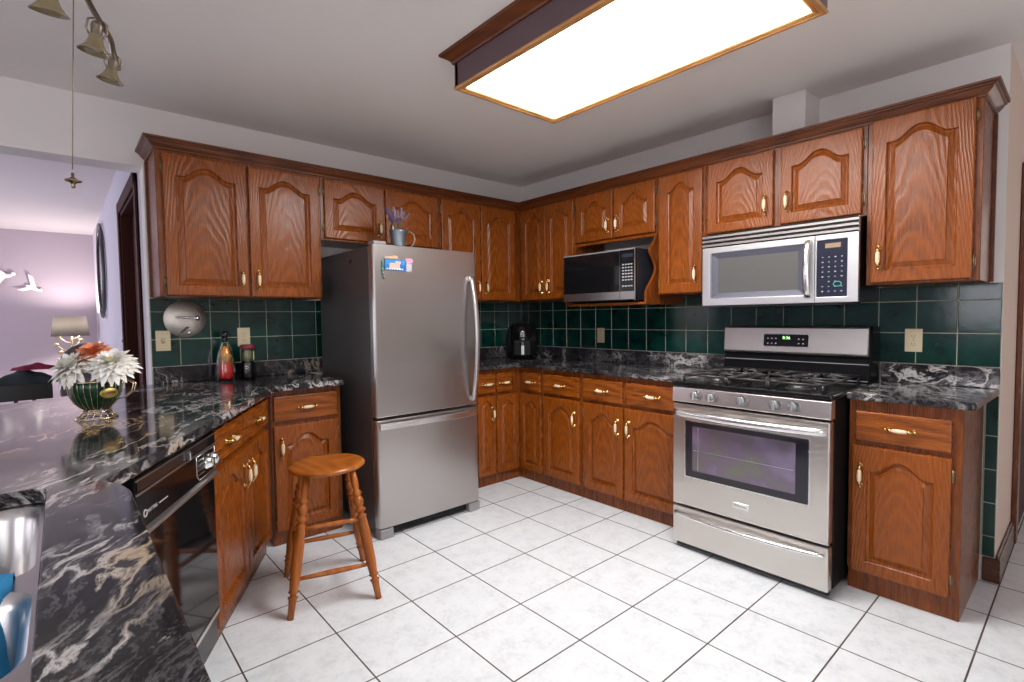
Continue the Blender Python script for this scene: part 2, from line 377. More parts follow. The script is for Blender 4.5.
# green wall tiles (one slab per tile) set in grout
def tiles(name, frame, r0, r1, zrows, c0):
    g = MB(); gap = .0022; P = .1588
    def place(a0, a1, z0, z1, d0, d1, mi):
        if frame == 'A': g.box(a0, a1, -d1, -d0, z0, z1, mi)
        else: g.box(-d1, -d0, -a1, -a0, z0, z1, mi)
    place(r0, r1, zrows[0][0], zrows[-1][1], .0006, .0050, 1)
    k0 = math.floor((r0 - c0) / P)
    for (z0, z1) in zrows:
        k = k0
        while c0 + k * P < r1:
            a0 = max(c0 + k * P, r0); a1 = min(c0 + (k + 1) * P, r1); k += 1
            if a1 - a0 < .008: continue
            place(a0 + gap, a1 - gap, z0 + gap, z1 - gap, .0025, .0080, 0)
    return struct(g.build(name, [GTILE, GROUT], bevel=.0016))
RW = [(1.012, 1.1677), (1.1677, 1.3265), (1.3265, 1.403)]
tiles('trim_tiles_back', 'A', -2.864, -.009, RW, -2.248)
tiles('trim_tiles_right', 'B', .001, 3.256, RW, .2434)
tiles('trim_tiles_right_low', 'B', 3.206, 3.256, [(.117, .2149), (.2149, .3737), (.3737, .5325), (.5325, .6913), (.6913, .88)], 3.210)

# ------------------------------------------------------------------ cabinet pieces
def pull(mb, cx, cz, vertical, y0=-.020):
    """bail pull: brass feet and ends, porcelain grip; mats 2=brass 3=porcelain"""
    def P(t, d): return (cx, y0 - d, cz + t) if vertical else (cx + t, y0 - d, cz)
    for sgn in (-1, 1):
        M = Matrix.Rotation(PI / 2, 4, 'X')
        mb.lathe([(.0105, 0), (.0095, .002), (.005, .004), (.0042, .016)], P(sgn * .044, 0), 10, 0, M)
        mb.tube([P(sgn * .044, .012), P(sgn * .043, .019), P(sgn * .036, .025), P(sgn * .027, .027)], [.0045, .0055, .0055, .0062], 8, 0)
        mb.sphere(P(sgn * .052, .014), .0062, 8, 6, 0)
    mb.tube([P(t, .027) for t in (-.027, -.022, -.012, 0, .012, .022, .027)], [.0060, .0078, .0090, .0094, .0090, .0078, .0060], 10, 1)

def door(parent, x0, x1, z0, z1, arch=True, pl=None, hinge=None, name='door', stile=None, mat=None):
    """raised-panel door leaf in the local XZ plane, back at y=0, front at y=-.020"""
    w_ = x1 - x0; st = stile or min(.058, w_ * .20); N = 28; T = .020
    ah = 0 if not arch else min(.055, w_ * .17)
    cx = (x0 + x1) / 2
    def loop(ins, y, arched, hfac=1.0):
        xl, xr = x0 + ins, x1 - ins; zb = z0 + ins; pts = []
        for i in range(N + 1): pts.append((xl + (xr - xl) * i / N, y, zb))
        for i in range(N, -1, -1):
            x = xl + (xr - xl) * i / N; t = abs((x - cx) / ((x1 - x0) / 2 - st))
            if arched:
                a = .80; e = 0 if t > a else (.5 + .5 * math.cos(PI * (t / a) ** 1.15)); zt = z1 - ins - ah * (1 - e) * 1.0
            else: zt = z1 - ins
            pts.append((x, y, zt))
        return pts
    L = [loop(0, 0, False), loop(0, -T + .005, False), loop(.002, -T + .0015, False), loop(.006, -T, False),
         loop(st - .004, -T, arch), loop(st - .001, -T + .003, arch), loop(st + .001, -T + .012, arch), loop(st + .008, -T + .0155, arch),
         loop(st + .011, -T + .0150, arch), loop(st + .030, -T + .006, arch), loop(st + .0315, -T + .0020, arch)]
    if name == 'drawer': L = L[:4] + [loop(.012, -T, False)]
    mb = MB(); n = 2 * (N + 1); vs = [p for l in L for p in l]; fs = []
    for k in range(len(L) - 1):
        for i in range(n): fs.append((k * n + i, k * n + (i + 1) % n, (k + 1) * n + (i + 1) % n, (k + 1) * n + i))
    b = (len(L) - 1) * n
    for i in range(N): fs.append((b + i, b + i + 1, b + n - 2 - i, b + n - 1 - i))
    fs.append(tuple(range(N + 1)) + tuple(range(N + 1, n)))
    mb.add(vs, fs)
    o = mb.build(name, mat or (OAKH if name == 'drawer' else OAKC), parent, weld=False)
    if pl:
        h = MB(); pull(h, pl[0], pl[1], pl[2]); part_label(h.build('handle', [BRASS, PORC], o), 'brass pull handle with a cream centre')
    if hinge is not None:
        for zz in (z0 + .07, z1 - .07):
            h = MB(); hx = x0 - .004 if hinge == 'l' else x1 + .004
            h.tube([(hx, -.012, zz - .022), (hx, -.012, zz + .022)], .0035, 8); h.box(hx - .006, hx + .006, -.008, -.0005, zz - .018, zz + .018)
            h.sphere((hx, -.012, zz + .025), .0038, 8, 6); h.sphere((hx, -.012, zz - .025), .0038, 8, 6)
            h.build('hinge', OLDBRASS, o)
    return o

RZ = {'A': 0, 'B': -PI / 2, 'W': math.atan2(.877, .480)}
def origin(fr, r, z, dep):
    if fr == 'A': return (r, -dep, z)
    if fr == 'B': return (-dep, -r, z)
    s = -r; return (COR[0] + UW[0] * s - NW[0] * dep, COR[1] + UW[1] * s - NW[1] * dep, z)
def cabinet(fr, r0, r1, z0, z1, face, depth, fronts, label, name, cat, group, toe=False, body=None):
    root = empty(name, origin(fr, r0, z0, face), RZ[fr], label, cat, group)
    b = MB(); W = r1 - r0
    if body: body(b)
    else:
        b.box(0, W, .0, depth, (.10 if toe else 0), z1 - z0)
    if toe: b.box(.001, W - .001, .012, depth, 0.001, .10)
    b.build('carcass', OAKD, root, bevel=.002)
    for f in fronts:
        k = f[0]; x0, x1, a0, a1 = f[1] - r0, f[2] - r0, f[3] - z0, f[4] - z0
        if k == 'drawer':
            door(root, x0, x1, a0, a1, False, ((x0 + x1) / 2, (a0 + a1) / 2, False) if len(f) < 6 or f[5] else None, name='drawer')
        else:
            side = f[5]; hz = f[6]; pl = None
            if side: px = x0 + .036 if side == 'l' else x1 - .036; pl = (px, hz - z0, True)
            door(root, x0, x1, a0, a1, True, pl, hinge=('r' if side == 'l' else 'l') if side else None)
    return root

UF = .315; UZ0, UZ1 = 1.403, 2.170
GU = 'oak wall cabinets'; GB = 'oak base cabinets'
def uc(fr, r0, r1, z0, fronts, label, depth=None): return cabinet(fr, r0, r1, z0, UZ1, UF, depth or UF - .0095, fronts, label, 'wall_cabinet', 'wall cabinet', GU)
cab_left = uc('A', -2.850, -1.998, UZ0, [('door', -2.820, -2.424, 1.409, 2.148, 'r', 1.505), ('door', -2.412, -2.012, 1.409, 2.148, 'l', 1.505)],
   'oak wall cabinet with two tall arched doors, above the worktop left of the fridge')
uc('A', -1.997, -1.118, 1.772, [('door', -1.976, -1.570, 1.785, 2.148, 'r', 1.875), ('door', -1.554, -1.135, 1.785, 2.148, 'l', 1.875)],
   'short oak wall cabinet with two arched doors directly above the fridge')
uc('A', -1.117, -.002, UZ0, [('door', -1.104, -.742, 1.413, 2.148, 'r', 1.510), ('door', -.734, -.385, 1.413, 2.148, 'l', 1.510)],
   'oak wall cabinet between the fridge and the room corner, two tall narrow doors')
uc('B', .3165, .950, UZ0, [('door', .356, .636, 1.413, 2.150, 'r', 1.510), ('door', .643, .932, 1.413, 2.150, 'l', 1.510)],
   'oak wall cabinet with two tall doors between room corner and small black microwave')
# cabinet over the microwave shelf, with the open shelf below
root = uc('B', .951, 1.652, 1.790, [('door', .962, 1.297, 1.815, 2.150, 'r', 1.905), ('door', 1.308, 1.637, 1.815, 2.150, 'l', 1.905)],
   'short oak wall cabinet with an open scalloped shelf holding the black microwave')
b = MB(); b.box(.012, .689, -.105, UF - .010, -.445, -.428); b.build('shelf', OAKH, root, bevel=.003)
for xx in (.003, .682):
    b = MB(); pr = [(-.018, .0), (-.035, -.04), (-.075, -.075), (-.080, -.11), (-.045, -.16), (-.022, -.20), (-.030, -.245), (-.075, -.30), (-.115, -.345), (-.128, -.385), (-.130, -.444)]
    sm = []
    for i in range(len(pr) - 1):
        for k in range(5):
            t = k / 5; p0 = pr[max(i - 1, 0)]; p1 = pr[i]; p2 = pr[i + 1]; p3 = pr[min(i + 2, len(pr) - 1)]
            sm.append(tuple(.5 * (2 * p1[j] + (p2[j] - p0[j]) * t + (2 * p0[j] - 5 * p1[j] + 4 * p2[j] - p3[j]) * t * t + (3 * p1[j] - p0[j] - 3 * p2[j] + p3[j]) * t ** 3) for j in (0, 1)))
    sm.append(pr[-1]); poly = [(UF - .011, -.0005)] + sm + [(UF - .011, -.444)]
    n = len(poly); x0, x1 = xx, xx + .017
    b.add([(x0, p[0], p[1]) for p in poly] + [(x1, p[0], p[1]) for p in poly], [tuple(range(n)), tuple(range(n, 2 * n))[::-1]] + [(i, (i + 1) % n, n + (i + 1) % n, n + i) for i in range(n)])
    b.build('side_bracket', OAKD, root)
b = MB(); b.box(.0, .70, -.020, -.001, -.004, .012); b.build('lower_rail', OAKH, root, bevel=.003)
uc('B', 1.6525, 1.980, UZ0, [('door', 1.668, 1.964, 1.410, 2.150, 'r', 1.520)],
   'narrow oak wall cabinet with one tall door between the two microwaves')
uc('B', 1.981, 2.800, 1.738, [('door', 1.998, 2.372, 1.750, 2.156, 'r', 1.865), ('door', 2.410, 2.782, 1.750, 2.156, 'l', 1.865)],
   'short oak wall cabinet with two arched doors above the stainless range microwave')
cab_right = uc('B', 2.801, 3.212, UZ0, [('door', 2.822, 3.188, 1.414, 2.170, 'l', 1.530)],
   'large oak wall cabinet with one wide arched door at the right end of the row')
# crown moulding along both runs
prof = [(-.001, 2.1705), (.004, 2.164), (.008, 2.166), (.009, 2.174), (.014, 2.178), (.024, 2.188), (.031, 2.199), (.038, 2.202), (.039, 2.207), (.048, 2.210), (.050, 2.219), (-.001, 2.219)]
b = MB(); XL, YR = -2.851, -3.213
vs = []; k = len(prof)
for f_ in (lambda p: (XL - p, -.001), lambda p: (XL - p, -UF - p), lambda p: (-UF - p, -UF - p), lambda p: (-UF - p, YR - p), lambda p: (-.001, YR - p)):
    vs += [f_(p) + (z,) for (p, z) in prof]
fs = [(i * k + j, i * k + (j + 1) % k, (i + 1) * k + (j + 1) % k, (i + 1) * k + j) for i in range(4) for j in range(k)]
fs += [tuple(range(k)), tuple(range(4 * k, 5 * k))[::-1]]
b.add(vs, fs)
tag(b.build('crown_moulding', CROWN), 'dark oak crown moulding running along the tops of all the wall cabinets', 'moulding')
b = MB(); b.box(-.012, -.0005, .285, .3135, .004, .757); b.build('scribe_strip', CROWN, cab_left)
b = MB(); b.box(.4115, .4235, .285, .3065, .004, .757); b.build('scribe_strip', CROWN, cab_right)

# base cabinets
BF = .545; BZ1 = .880
def bc(fr, r0, r1, fronts, label, face=BF, depth=None, body=None): return cabinet(fr, r0, r1, 0, BZ1, face, depth or face - .010, fronts, label, 'base_cabinet', 'base cabinet', GB, True, body)
DZ = (.706, .846)
bc('A', -2.396, -1.998, [('drawer', -2.382, -2.024, *DZ), ('door', -2.384, -2.026, .088, .681, 'l', .560)],
   'oak base cabinet with one drawer and one door just left of the fridge')
bc('A', -1.02, -.797, [('drawer', -.968, -.801, *DZ), ('door', -.968, -.801, .088, .681, 'r', .550)],
   'narrow oak base cabinet with one drawer just right of the fridge')
# corner unit (L shaped)
root = empty('base_cabinet', (-.796, -BF, 0), 0, 'L-shaped oak corner base cabinet with two narrow doors meeting in the room corner', 'base cabinet', GB)
b = MB(); b.prism([(0, 0), (.796 - BF, 0), (.796 - BF, -.265), (.786, -.265), (.786, BF - .01), (0, BF - .01)], .10, BZ1)
b.prism([(0.001, .012), (.796 - BF + .012, .012), (.796 - BF + .012, -.264), (.786, -.264), (.786, BF - .01), (0.001, BF - .01)], .001, .10)
b.build('carcass', OAKD, root, bevel=.002)
door(root, .008, .160, DZ[0], DZ[1], False, (.084, .776, False), name='drawer')
door(root, .008, .228, .088, .681, True, None)
e2 = [None]
def rotated(fn):
    """build parts for the B side of the corner unit: local frame turned by -90 degrees"""
    o = fn(); o.location = (.796 - BF, 0, 0); o.rotation_euler = (0, 0, -PI / 2)
rotated(lambda: door(root, .066, .246, DZ[0], DZ[1], False, (.156, .776, False), name='drawer'))
rotated(lambda: door(root, .024, .258, .088, .681, True, None))
bc('B', .811, 1.197, [('drawer', .832, 1.176, *DZ), ('door', .830, 1.178, .088, .681, 'r', .552)],
   'single-door oak base cabinet on the right wall, next to the L-shaped corner cabinet')
bc('B', 1.198, 2.012, [('drawer', 1.221, 1.549, *DZ), ('drawer', 1.580, 1.972, *DZ), ('door', 1.219, 1.551, .088, .681, 'r', .552), ('door', 1.565, 1.975, .088, .681, 'l', .552)],
   'wide oak base cabinet with two drawers over two doors, directly left of the stove')
bc('B', 2.806, 3.204, [('drawer', 2.834, 3.170, .700, .832), ('door', 2.824, 3.172, .098, .676, 'l', .545)],
   'oak base cabinet with one drawer and one door right of the stove')
bc('W', -.885, -.012, [('drawer', -.870, -.471, .712, .848), ('drawer', -.448, -.020, .712, .848), ('door', -.872, -.452, .088, .684, 'r', .57), ('door', -.440, -.016, .088, .684, 'l', .57)],
   'slanted oak base cabinet with two drawers over two doors, right of the dishwasher', face=.06, depth=.50)
# sink-side base cabinet under the foreground counter (mostly hidden)
root = empty('base_cabinet', (-3.19, -2.16, 0), PI / 2, 'oak base cabinet under the foreground sink counter', 'base cabinet', GB)
b = MB(); b.box(-1.05, 0, 0, .05, .10, .86); b.box(-1.05, 0, .012, .05, .001, .10); b.build('carcass', OAKD, root, bevel=.002)

# ------------------------------------------------------------------ worktops
def slab(name, outer, holes, z0, z1, mat, bevel=.008, label=None, extra=None):
    bm = bmesh.new(); edges = []
    for loop in [outer] + holes:
        vs = [bm.verts.new((p[0], p[1], z1)) for p in loop]
        for i in range(len(vs)): edges.append(bm.edges.new((vs[i], vs[(i + 1) % len(vs)])))
    r = bmesh.ops.triangle_fill(bm, use_beauty=True, use_dissolve=False, edges=edges)
    faces = [f for f in bm.faces]
    bmesh.ops.recalc_face_normals(bm, faces=faces)
    ex = bmesh.ops.extrude_face_region(bm, geom=faces)
    for v in [g for g in ex['geom'] if isinstance(g, bmesh.types.BMVert)]: v.co.z = z0
    bmesh.ops.recalc_face_normals(bm, faces=bm.faces)
    bmesh.ops.dissolve_limit(bm, angle_limit=.01, verts=bm.verts, edges=bm.edges)
    me = bpy.data.meshes.new(name); bm.to_mesh(me); bm.free(); me.materials.append(mat)
    o = bpy.data.objects.new(name, me); COL.objects.link(o)
    if bevel:
        m = o.modifiers.new('bevel', 'BEVEL'); m.width = bevel; m.segments = 3; m.limit_method = 'ANGLE'; m.angle_limit = math.radians(50)
    if label: tag(o, label, 'worktop')
    return o
def rrect(x0, x1, y0, y1, r, n=6):
    P = []
    for (cx, cy, a) in ((x1 - r, y1 - r, 0), (x0 + r, y1 - r, 90), (x0 + r, y0 + r, 180), (x1 - r, y0 + r, 270)):
        for k in range(n + 1): t = math.radians(a + 90 * k / n); P.append((cx + r * math.cos(t), cy + r * math.sin(t)))
    return P
def arc_corner(p0, p1, p2, r, n=5):
    """quadratic rounding of corner p1"""
    p0, p1, p2 = Vector(p0), Vector(p1), Vector(p2); a = p1 + (p0 - p1).normalized() * r; c = p1 + (p2 - p1).normalized() * r
    return [tuple((a * (1 - t) ** 2 + p1 * 2 * t * (1 - t) + c * t * t)) for t in [i / n for i in range(n + 1)]]
CZ0, CZ1 = .882, .914
outer = [(-1.996, -.009), (-2.862, -.009), (-2.885, -.004), (-3.46, -.385), (-4.40, -.99), (-4.40, -3.30), (-3.148, -3.30)]
outer += [(-3.148, -2.50), (-3.148, -2.20), (-3.160, -2.135)] + arc_corner((-3.160, -2.135), (-3.186, -2.078), (-2.38, -.606), .022, 4) + arc_corner((-3.1, -1.92), (-2.38, -.606), (-2.0, -.606), .05) + arc_corner((-2.38, -.606), (-1.996, -.606), (-1.996, -.009), .01, 3)
SX0, SX1, SY0, SY1 = -3.80, -3.284, -3.20, -2.045
o = slab('worktop', outer, [rrect(SX0, SX1, SY0, SY1, .035)], CZ0, CZ1, GRANITE,
         label='black granite worktop with pale veins sweeping from the fridge round to the sink')
b = MB(); b.box(-2.862, -1.90, -.029, -.0092, CZ1 + .0005, 1.010); b.build('backsplash_strip', GRANITE, o, bevel=.003)
outer = [(-1.03, -.009), (-1.03, -.582)] + arc_corner((-1.03, -.582), (-.582, -.582), (-.582, -2.0), .03) + [(-.582, -2.016), (-.009, -2.016), (-.009, -.009)]
o = slab('worktop', outer, [], CZ0, CZ1, GRANITE, label='L-shaped black granite worktop in the room corner between the fridge and the stove')
b = MB(); b.box(-1.03, -.009, -.029, -.0092, CZ1 + .0005, 1.010); b.box(-.029, -.0092, -2.016, -.03, CZ1 + .0005, 1.010); b.build('backsplash_strip', GRANITE, o, bevel=.003)
outer = [(-.009, -2.802), (-.582, -2.802)] + arc_corner((-.582, -2.81), (-.582, -3.243), (-.009, -3.256), .02) + [(-.009, -3.257)]
o = slab('worktop', outer, [], CZ0, CZ1, GRANITE, label='short black granite worktop right of the stove with a pale veined front edge')
b = MB(); b.box(-.029, -.0092, -3.257, -2.802, CZ1 + .0005, 1.010); b.build('backsplash_strip', GRANITE, o, bevel=.003)

# ------------------------------------------------------------------ sink
root = empty('sink', (-3.54, -2.6, .66), 0, 'stainless undermount sink with several bowls in the foreground counter', 'sink')
def sl(p): return (p[0] + 3.54, p[1] + 2.6)
bowls = [(-3.78, -3.292, -2.470, -2.056, 'bowl'), (-3.78, -3.292, -2.775, -2.510, 'bowl'), (-3.78, -3.292, -3.18, -2.815, 'bowl')]
DZs = .8815 - .66
ho = [[sl(p) for p in rrect(bx0, bx1, by0, by1, .05)] for (bx0, bx1, by0, by1, _) in bowls]
dk = slab('rim', [sl(p) for p in rrect(SX0 - .02, SX1 + .016, SY0 - .02, SY1 + .016, .05)], ho, DZs - .004, DZs - .0005, SINKM, bevel=0); dk.parent = root
for (bx0, bx1, by0, by1, nm) in bowls:
    g = MB(); loops = []
    for (ins, z, r) in ((0, DZs - .001, .05), (.006, DZs - .006, .05), (.012, DZs - .02, .052), (.018, .06, .055), (.03, .025, .06), (.06, .008, .05)):
        loops.append([(sl(p)[0], sl(p)[1], z) for p in rrect(bx0 + ins, bx1 - ins, by0 + ins, by1 - ins, r)])
    n = len(loops[0]); vs = [p for l in loops for p in l]
    g.add(vs, [(k * n + i, k * n + (i + 1) % n, (k + 1) * n + (i + 1) % n, (k + 1) * n + i) for k in range(len(loops) - 1) for i in range(n)], 0, True)
    g.add(loops[-1], [tuple(range(n))], 0)
    bo = g.build(nm, SINKM, root)
    q = MB(); cxm, cym = sl(((bx0 + bx1) / 2, (by0 + by1) / 2)); q.lathe([(.0, .010), (.038, .010), (.042, .0085)], (cxm, cym, 0), 20, cap=False); q.build('drain', CHROME, bo)
# blue cloth hung over the divider between two bowls
b = MB(); NX, NY = 12, 18; vs = []
path = [(-2.435, .795), (-2.445, .84), (-2.458, .880), (-2.475, .893), (-2.49, .896), (-2.507, .892), (-2.522, .872), (-2.532, .83), (-2.540, .775), (-2.545, .74)]
for j in range(NY + 1):
    t = j / NY * (len(path) - 1); k = min(int(t), len(path) - 2); f = t - k
    y = path[k][0] * (1 - f) + path[k + 1][0] * f; z = path[k][1] * (1 - f) + path[k + 1][1] * f
    for i in range(NX + 1):
        u = i / NX; hang = max(0, (.885 - z)) * 8
        vs.append((-3.314 - .18 * u + .006 * math.sin(z * 60) * hang, y + (.006 + .007 * math.sin(u * 14)) * hang * (1 if y > -2.49 else -1), z + .006 * math.sin(u * 7)))
fs = [(j * (NX + 1) + i, j * (NX + 1) + i + 1, (j + 1) * (NX + 1) + i + 1, (j + 1) * (NX + 1) + i) for j in range(NY) for i in range(NX)]
b.add(vs, fs, 0, True)
o = b.build('dish_cloth', plain('blue_cloth', (.02, .20, .42), .9)); md = o.modifiers.new('solid', 'SOLIDIFY'); md.thickness = .006
tag(o, 'bright blue dish cloth hanging inside the steel sink', 'cloth')

# ------------------------------------------------------------------ fridge
FX0, FX1 = -1.922, -1.200; FW = FX1 - FX0
root = empty('refrigerator', (FX0, -.865, 0), 0, 'stainless steel bottom-freezer refrigerator with dark grey sides beneath the wall cabinets', 'refrigerator')
b = MB(); b.box(.004, FW - .004, .062, .80, .035, 1.686); b.build('body', DGREY, root, bevel=.006)
def fdoor(name, z0, z1):
    b = MB(); pr = [(0.0, .050), (0.0, .016), (.003, .006), (.010, .001), (.02, 0)]; n_ = 12
    poly = [(p[0], p[1]) for p in pr] + [(FW * k / n_, -.004 * math.sin(PI * k / n_)) for k in range(1, n_)] + [(FW - p[0], p[1]) for p in pr[::-1]]
    b.prism(poly, z0, z1); o = b.build(name, STEELV, root, bevel=.004, bseg=2)
    for p in o.data.polygons: p.use_smooth = False
    return o
ud = fdoor('door', .706, 1.693); ld = fdoor('freezer_drawer', .062, .690)
b = MB(); b.box(.01, FW - .01, .045, .065, .06, 1.68); b.build('gasket', BLACKM, root)
b = MB(); pts = []
for i in range(25):
    t = i / 24; z = .735 + .80 * t; yy = -.012 - .058 * math.sin(PI * t) ** .75
    pts.append(((FW - .048, yy, z), (1, 0, 0), (0, 1, 0)))
sec = [(-.014, -.006), (-.010, -.009), (.010, -.009), (.014, -.006), (.014, .006), (.010, .008), (-.010, .008), (-.014, .006)]
b.strip(pts, sec, 0, True); b.box(FW - .060, FW - .036, -.012, 0, .735, .765); b.box(FW - .060, FW - .036, -.012, 0, 1.505, 1.535)
part_label(b.build('handle', SATIN, ud), 'long bowed vertical bar handle')
b = MB(); pts = []
for i in range(25):
    t = i / 24; x = .012 + (FW - .040) * t; yy = -.014 - .014 * math.sin(PI * t) ** .6
    pts.append(((x, yy, .655 - .016 * math.sin(PI * t) * 0), (0, 0, 1), (0, 1, 0)))
b.strip(pts, [(-.019, -.004), (-.016, -.008), (.016, -.008), (.019, -.004), (.019, .004), (-.019, .004)])
b.box(.014, .034, -.012, 0, .643, .667); b.box(FW - .05, FW - .03, -.012, 0, .643, .667)
part_label(b.build('handle', BRIGHT, ld), 'wide bright horizontal drawer handle')
for xx in (.005, FW - .085):
    b = MB(); b.box(xx, xx + .085, -.006, .065, .0, .056); b.build('foot', GREYF, root, bevel=.006, bseg=2)
b = MB(); b.box(.09, FW - .09, .03, .06, .012, .058)
for k in range(5): b.box(.10, FW - .10, .024, .03, .016 + k * .008, .019 + k * .008)
b.build('toe_grille', BLACKM, root)
b = MB(); b.box(.012, .09, .010, .085, 1.694, 1.712); b.build('hinge_cover', GREYF, root, bevel=.004)
b = MB(); b.tube([(.003, .30, 1.610), (.003, .30, 1.628)], .006, 8); b.build('side_cap', BLACKM, root)
# magnets on the fridge door
def magnet(x0, x1, z0, z1, cols, label, tilt=0, name='fridge_magnet', extra=None):
    root = empty(name, (x0, -.8705, z0), 0, label, 'magnet', 'fridge magnets')
    b = MB(); b.box(0, x1 - x0, -.004, 0, 0, z1 - z0); b.build('plate', cols[0], root, bevel=.001)
    if extra: extra(root, x1 - x0, z1 - z0)
    return root
def mg1(root, w_, h_):
    b = MB(); b.box(.004, w_ - .004, -.0052, -.004, h_ * .52, h_ - .004); b.build('picture_sky', plain('m_sky', (.05, .25, .55), .3), root)
    b = MB(); b.box(.030, .095, -.0056, -.004, .010, .042); b.sphere((.085, -.005, .045), .012, 10, 6, 0, (1.6, .1, .7)); b.build('picture_patch', plain('m_patch', (.72, .42, .34), .4), root)
    b = MB()
    for k in range(7): b.box(.010 + k * .016, .020 + k * .016, -.0060, -.004, .004, .012 + .003 * (k % 2))
    b.build('picture_border', plain('m_bord', (.70, .72, .75), .4), root)
magnet(-1.855, -1.722, 1.548, 1.612, [plain('m_blue', (.03, .16, .42), .35)], 'blue picture magnet with a pink patch on the upper left of the fridge door', extra=mg1)
def mg2(root, w_, h_):
    b = MB(); b.box(-.006, w_ + .006, -.0055, -.004, h_ * .70, h_ * .98); b.build('pink_top', plain('m_pink', (.75, .30, .42), .4), root)
magnet(-1.716, -1.680, 1.545, 1.622, [plain('m_grey', (.42, .40, .46), .35)], 'narrow pink and grey magnet right of the blue picture magnet', extra=mg2)
b = MB(); b.box(-1.856, -1.770, -.8745, -.8702, 1.614, 1.626); b.sphere((-1.79, -.873, 1.628), .010, 10, 6, 0, (2.2, .3, .6)); tag(b.build('fridge_magnet', plain('m_orange', (.62, .40, .24), .4), bevel=.001), 'thin orange magnet strip above the blue picture magnet', 'magnet', 'fridge magnets')
root = empty('key_chain_magnet', (-1.868, -.871, 1.50), 0, 'small dangling charm magnet at the left side of the blue picture magnet', 'magnet', 'fridge magnets')
b = MB()
for k, (cc) in enumerate(range(4)): b.sphere((.002 * (k % 2), -.004, .095 - k * .022), .0075, 8, 6, 0, (.8, .5, 1.2))
b.build('beads', plain('m_beads', (.10, .30, .30), .4), root)
b = MB(); b.tube([(0.001, -.003, .10), (0, -.003, .02)], .0015, 6); b.sphere((.008, -.004, .006), .008, 8, 6, 0, (.8, .4, 1.4)); b.build('charm', OLDBRASS, root)

# ------------------------------------------------------------------ lavender pitcher on the fridge
root = empty('lavender_pitcher', (-1.625, -.62, 1.6865), math.radians(-42), 'small galvanised pitcher of purple lavender standing on the fridge', 'vase'); root.scale = (1.15, 1.15, 1.15)
b = MB(); b.lathe([(.034, 0), (.036, .004), (.038, .035), (.041, .070), (.047, .112), (.050, .122), (.048, .122), (.045, .112), (.039, .07), (.034, .02), (.0, .02)], (0, 0, 0), 28, cap=False)
for z in (.030, .045, .060): b.tube([(.0395 * math.cos(a), .0395 * math.sin(a), z + .006 * math.sin(a * 8)) for a in [2 * PI * i / 48 for i in range(48)]], .0016, 5, closed=True)
b.build('pitcher_body', plain('galvanised', (.22, .25, .28), .42, .8), root)
b = MB(); b.tube([(.042, 0, .100), (.062, 0, .115), (.085, 0, .100), (.092, 0, .070), (.080, 0, .040), (.058, 0, .025), (.038, 0, .022)], .004, 8); b.build('handle', plain('copper_wire', (.45, .30, .22), .35, .8), root)
random.seed(11); st = MB(); fl = MB()
for k in range(15):
    a = random.uniform(0, 2 * PI); sp = random.uniform(.02, .115); hh = random.uniform(.070, .150)
    p0 = Vector((math.cos(a) * .01, math.sin(a) * .01, .10)); p2 = Vector((math.cos(a) * sp, math.sin(a) * sp * .7, .10 + hh)); p1 = (p0 + p2) / 2 + Vector((0, 0, .02))
    st.tube([p0, p1, p2], .0012, 5)
    for q in range(13):
        t = .45 + .55 * q / 12; c = p1.lerp(p2, (t - .45) / .55)
        for w3 in range(3):
            aa = random.uniform(0, 2 * PI); fl.sphere(c + Vector((math.cos(aa) * .0045, math.sin(aa) * .0045, 0)), .0034, 6, 4, k % 3, (1, 1, 1.5))
st.build('stems', plain('lav_stem', (.16, .20, .12), .7), root)
fl.build('lavender_spikes', [plain('lav_purple', (.16, .085, .22), .7), plain('lav_pale', (.30, .21, .27), .7), plain('lav_grey', (.22, .14, .18), .7)], root)

# ------------------------------------------------------------------ stove
SF = .700; SY = 2.026; SW = .768
root = empty('gas_stove', (-SF, -SY, 0), RZ['B'], 'stainless gas range with black cooktop grates and a large oven window', 'stove')
b = MB(); b.box(0, SW, .002, .665, .035, .900)
for (x, y) in ((.04, .04), (SW - .04, .04), (.04, .60), (SW - .04, .60)): b.lathe([(.018, 0), (.018, .036)], (x, y, 0), 12)
b.build('body', plain('range_side_paint', (.006, .006, .007), .6, 0, Specular_IOR_Level=.12), root, bevel=.003)
b = MB(); b.box(.010, SW - .010, -.02, .002, .010, .036); b.build('kick_plate', BLACKM, root)
# warming drawer
b = MB(); b.box(.003, SW - .003, -.052, .001, .036, .236); dr = b.build('storage_drawer', STEEL, root, bevel=.006, bseg=2)
def bow(b, x0, x1, z, out, y0, sec, sag=0.):
    pts = []
    for i in range(29):
        t = i / 28; x = x0 + (x1 - x0) * t; sgn = math.sin(PI * t)
        pts.append(((x, y0 - out * (sgn ** .55), z - sag * sgn), (0, 0, 1), (0, 1, 0)))
    b.strip(pts, sec, 0, True)
b = MB(); bow(b, .018, SW - .018, .199, .034, -.054, [(-.009, -.007), (-.004, -.012), (.006, -.012), (.011, -.006), (.009, .003), (-.008, .003)], .004)
b.build('handle', BRIGHT, dr)
b = MB(); b.box(.003, SW - .003, -.052, .001, .247, .795); dw = b.build('oven_door', STEEL, root, bevel=.006, bseg=2)
b = MB(); b.prism(rrect(.079, .682, .411, .708, .006, 3), 0, .003); m_ = b; 
M = Matrix(((1, 0, 0, 0), (0, 0, -1, -.0521), (0, 1, 0, 0), (0, 0, 0, 1)))
o = b.build('window_frame', GLASSB, dw); o.data.transform(M)
b = MB(); b.prism(rrect(.120, .628, .447, .684, .006, 3), 0, .0015); o2 = b.build('window_glass', OVENW, o); o2.data.transform(Matrix.Translation((0, -.0032, 0)) @ M)
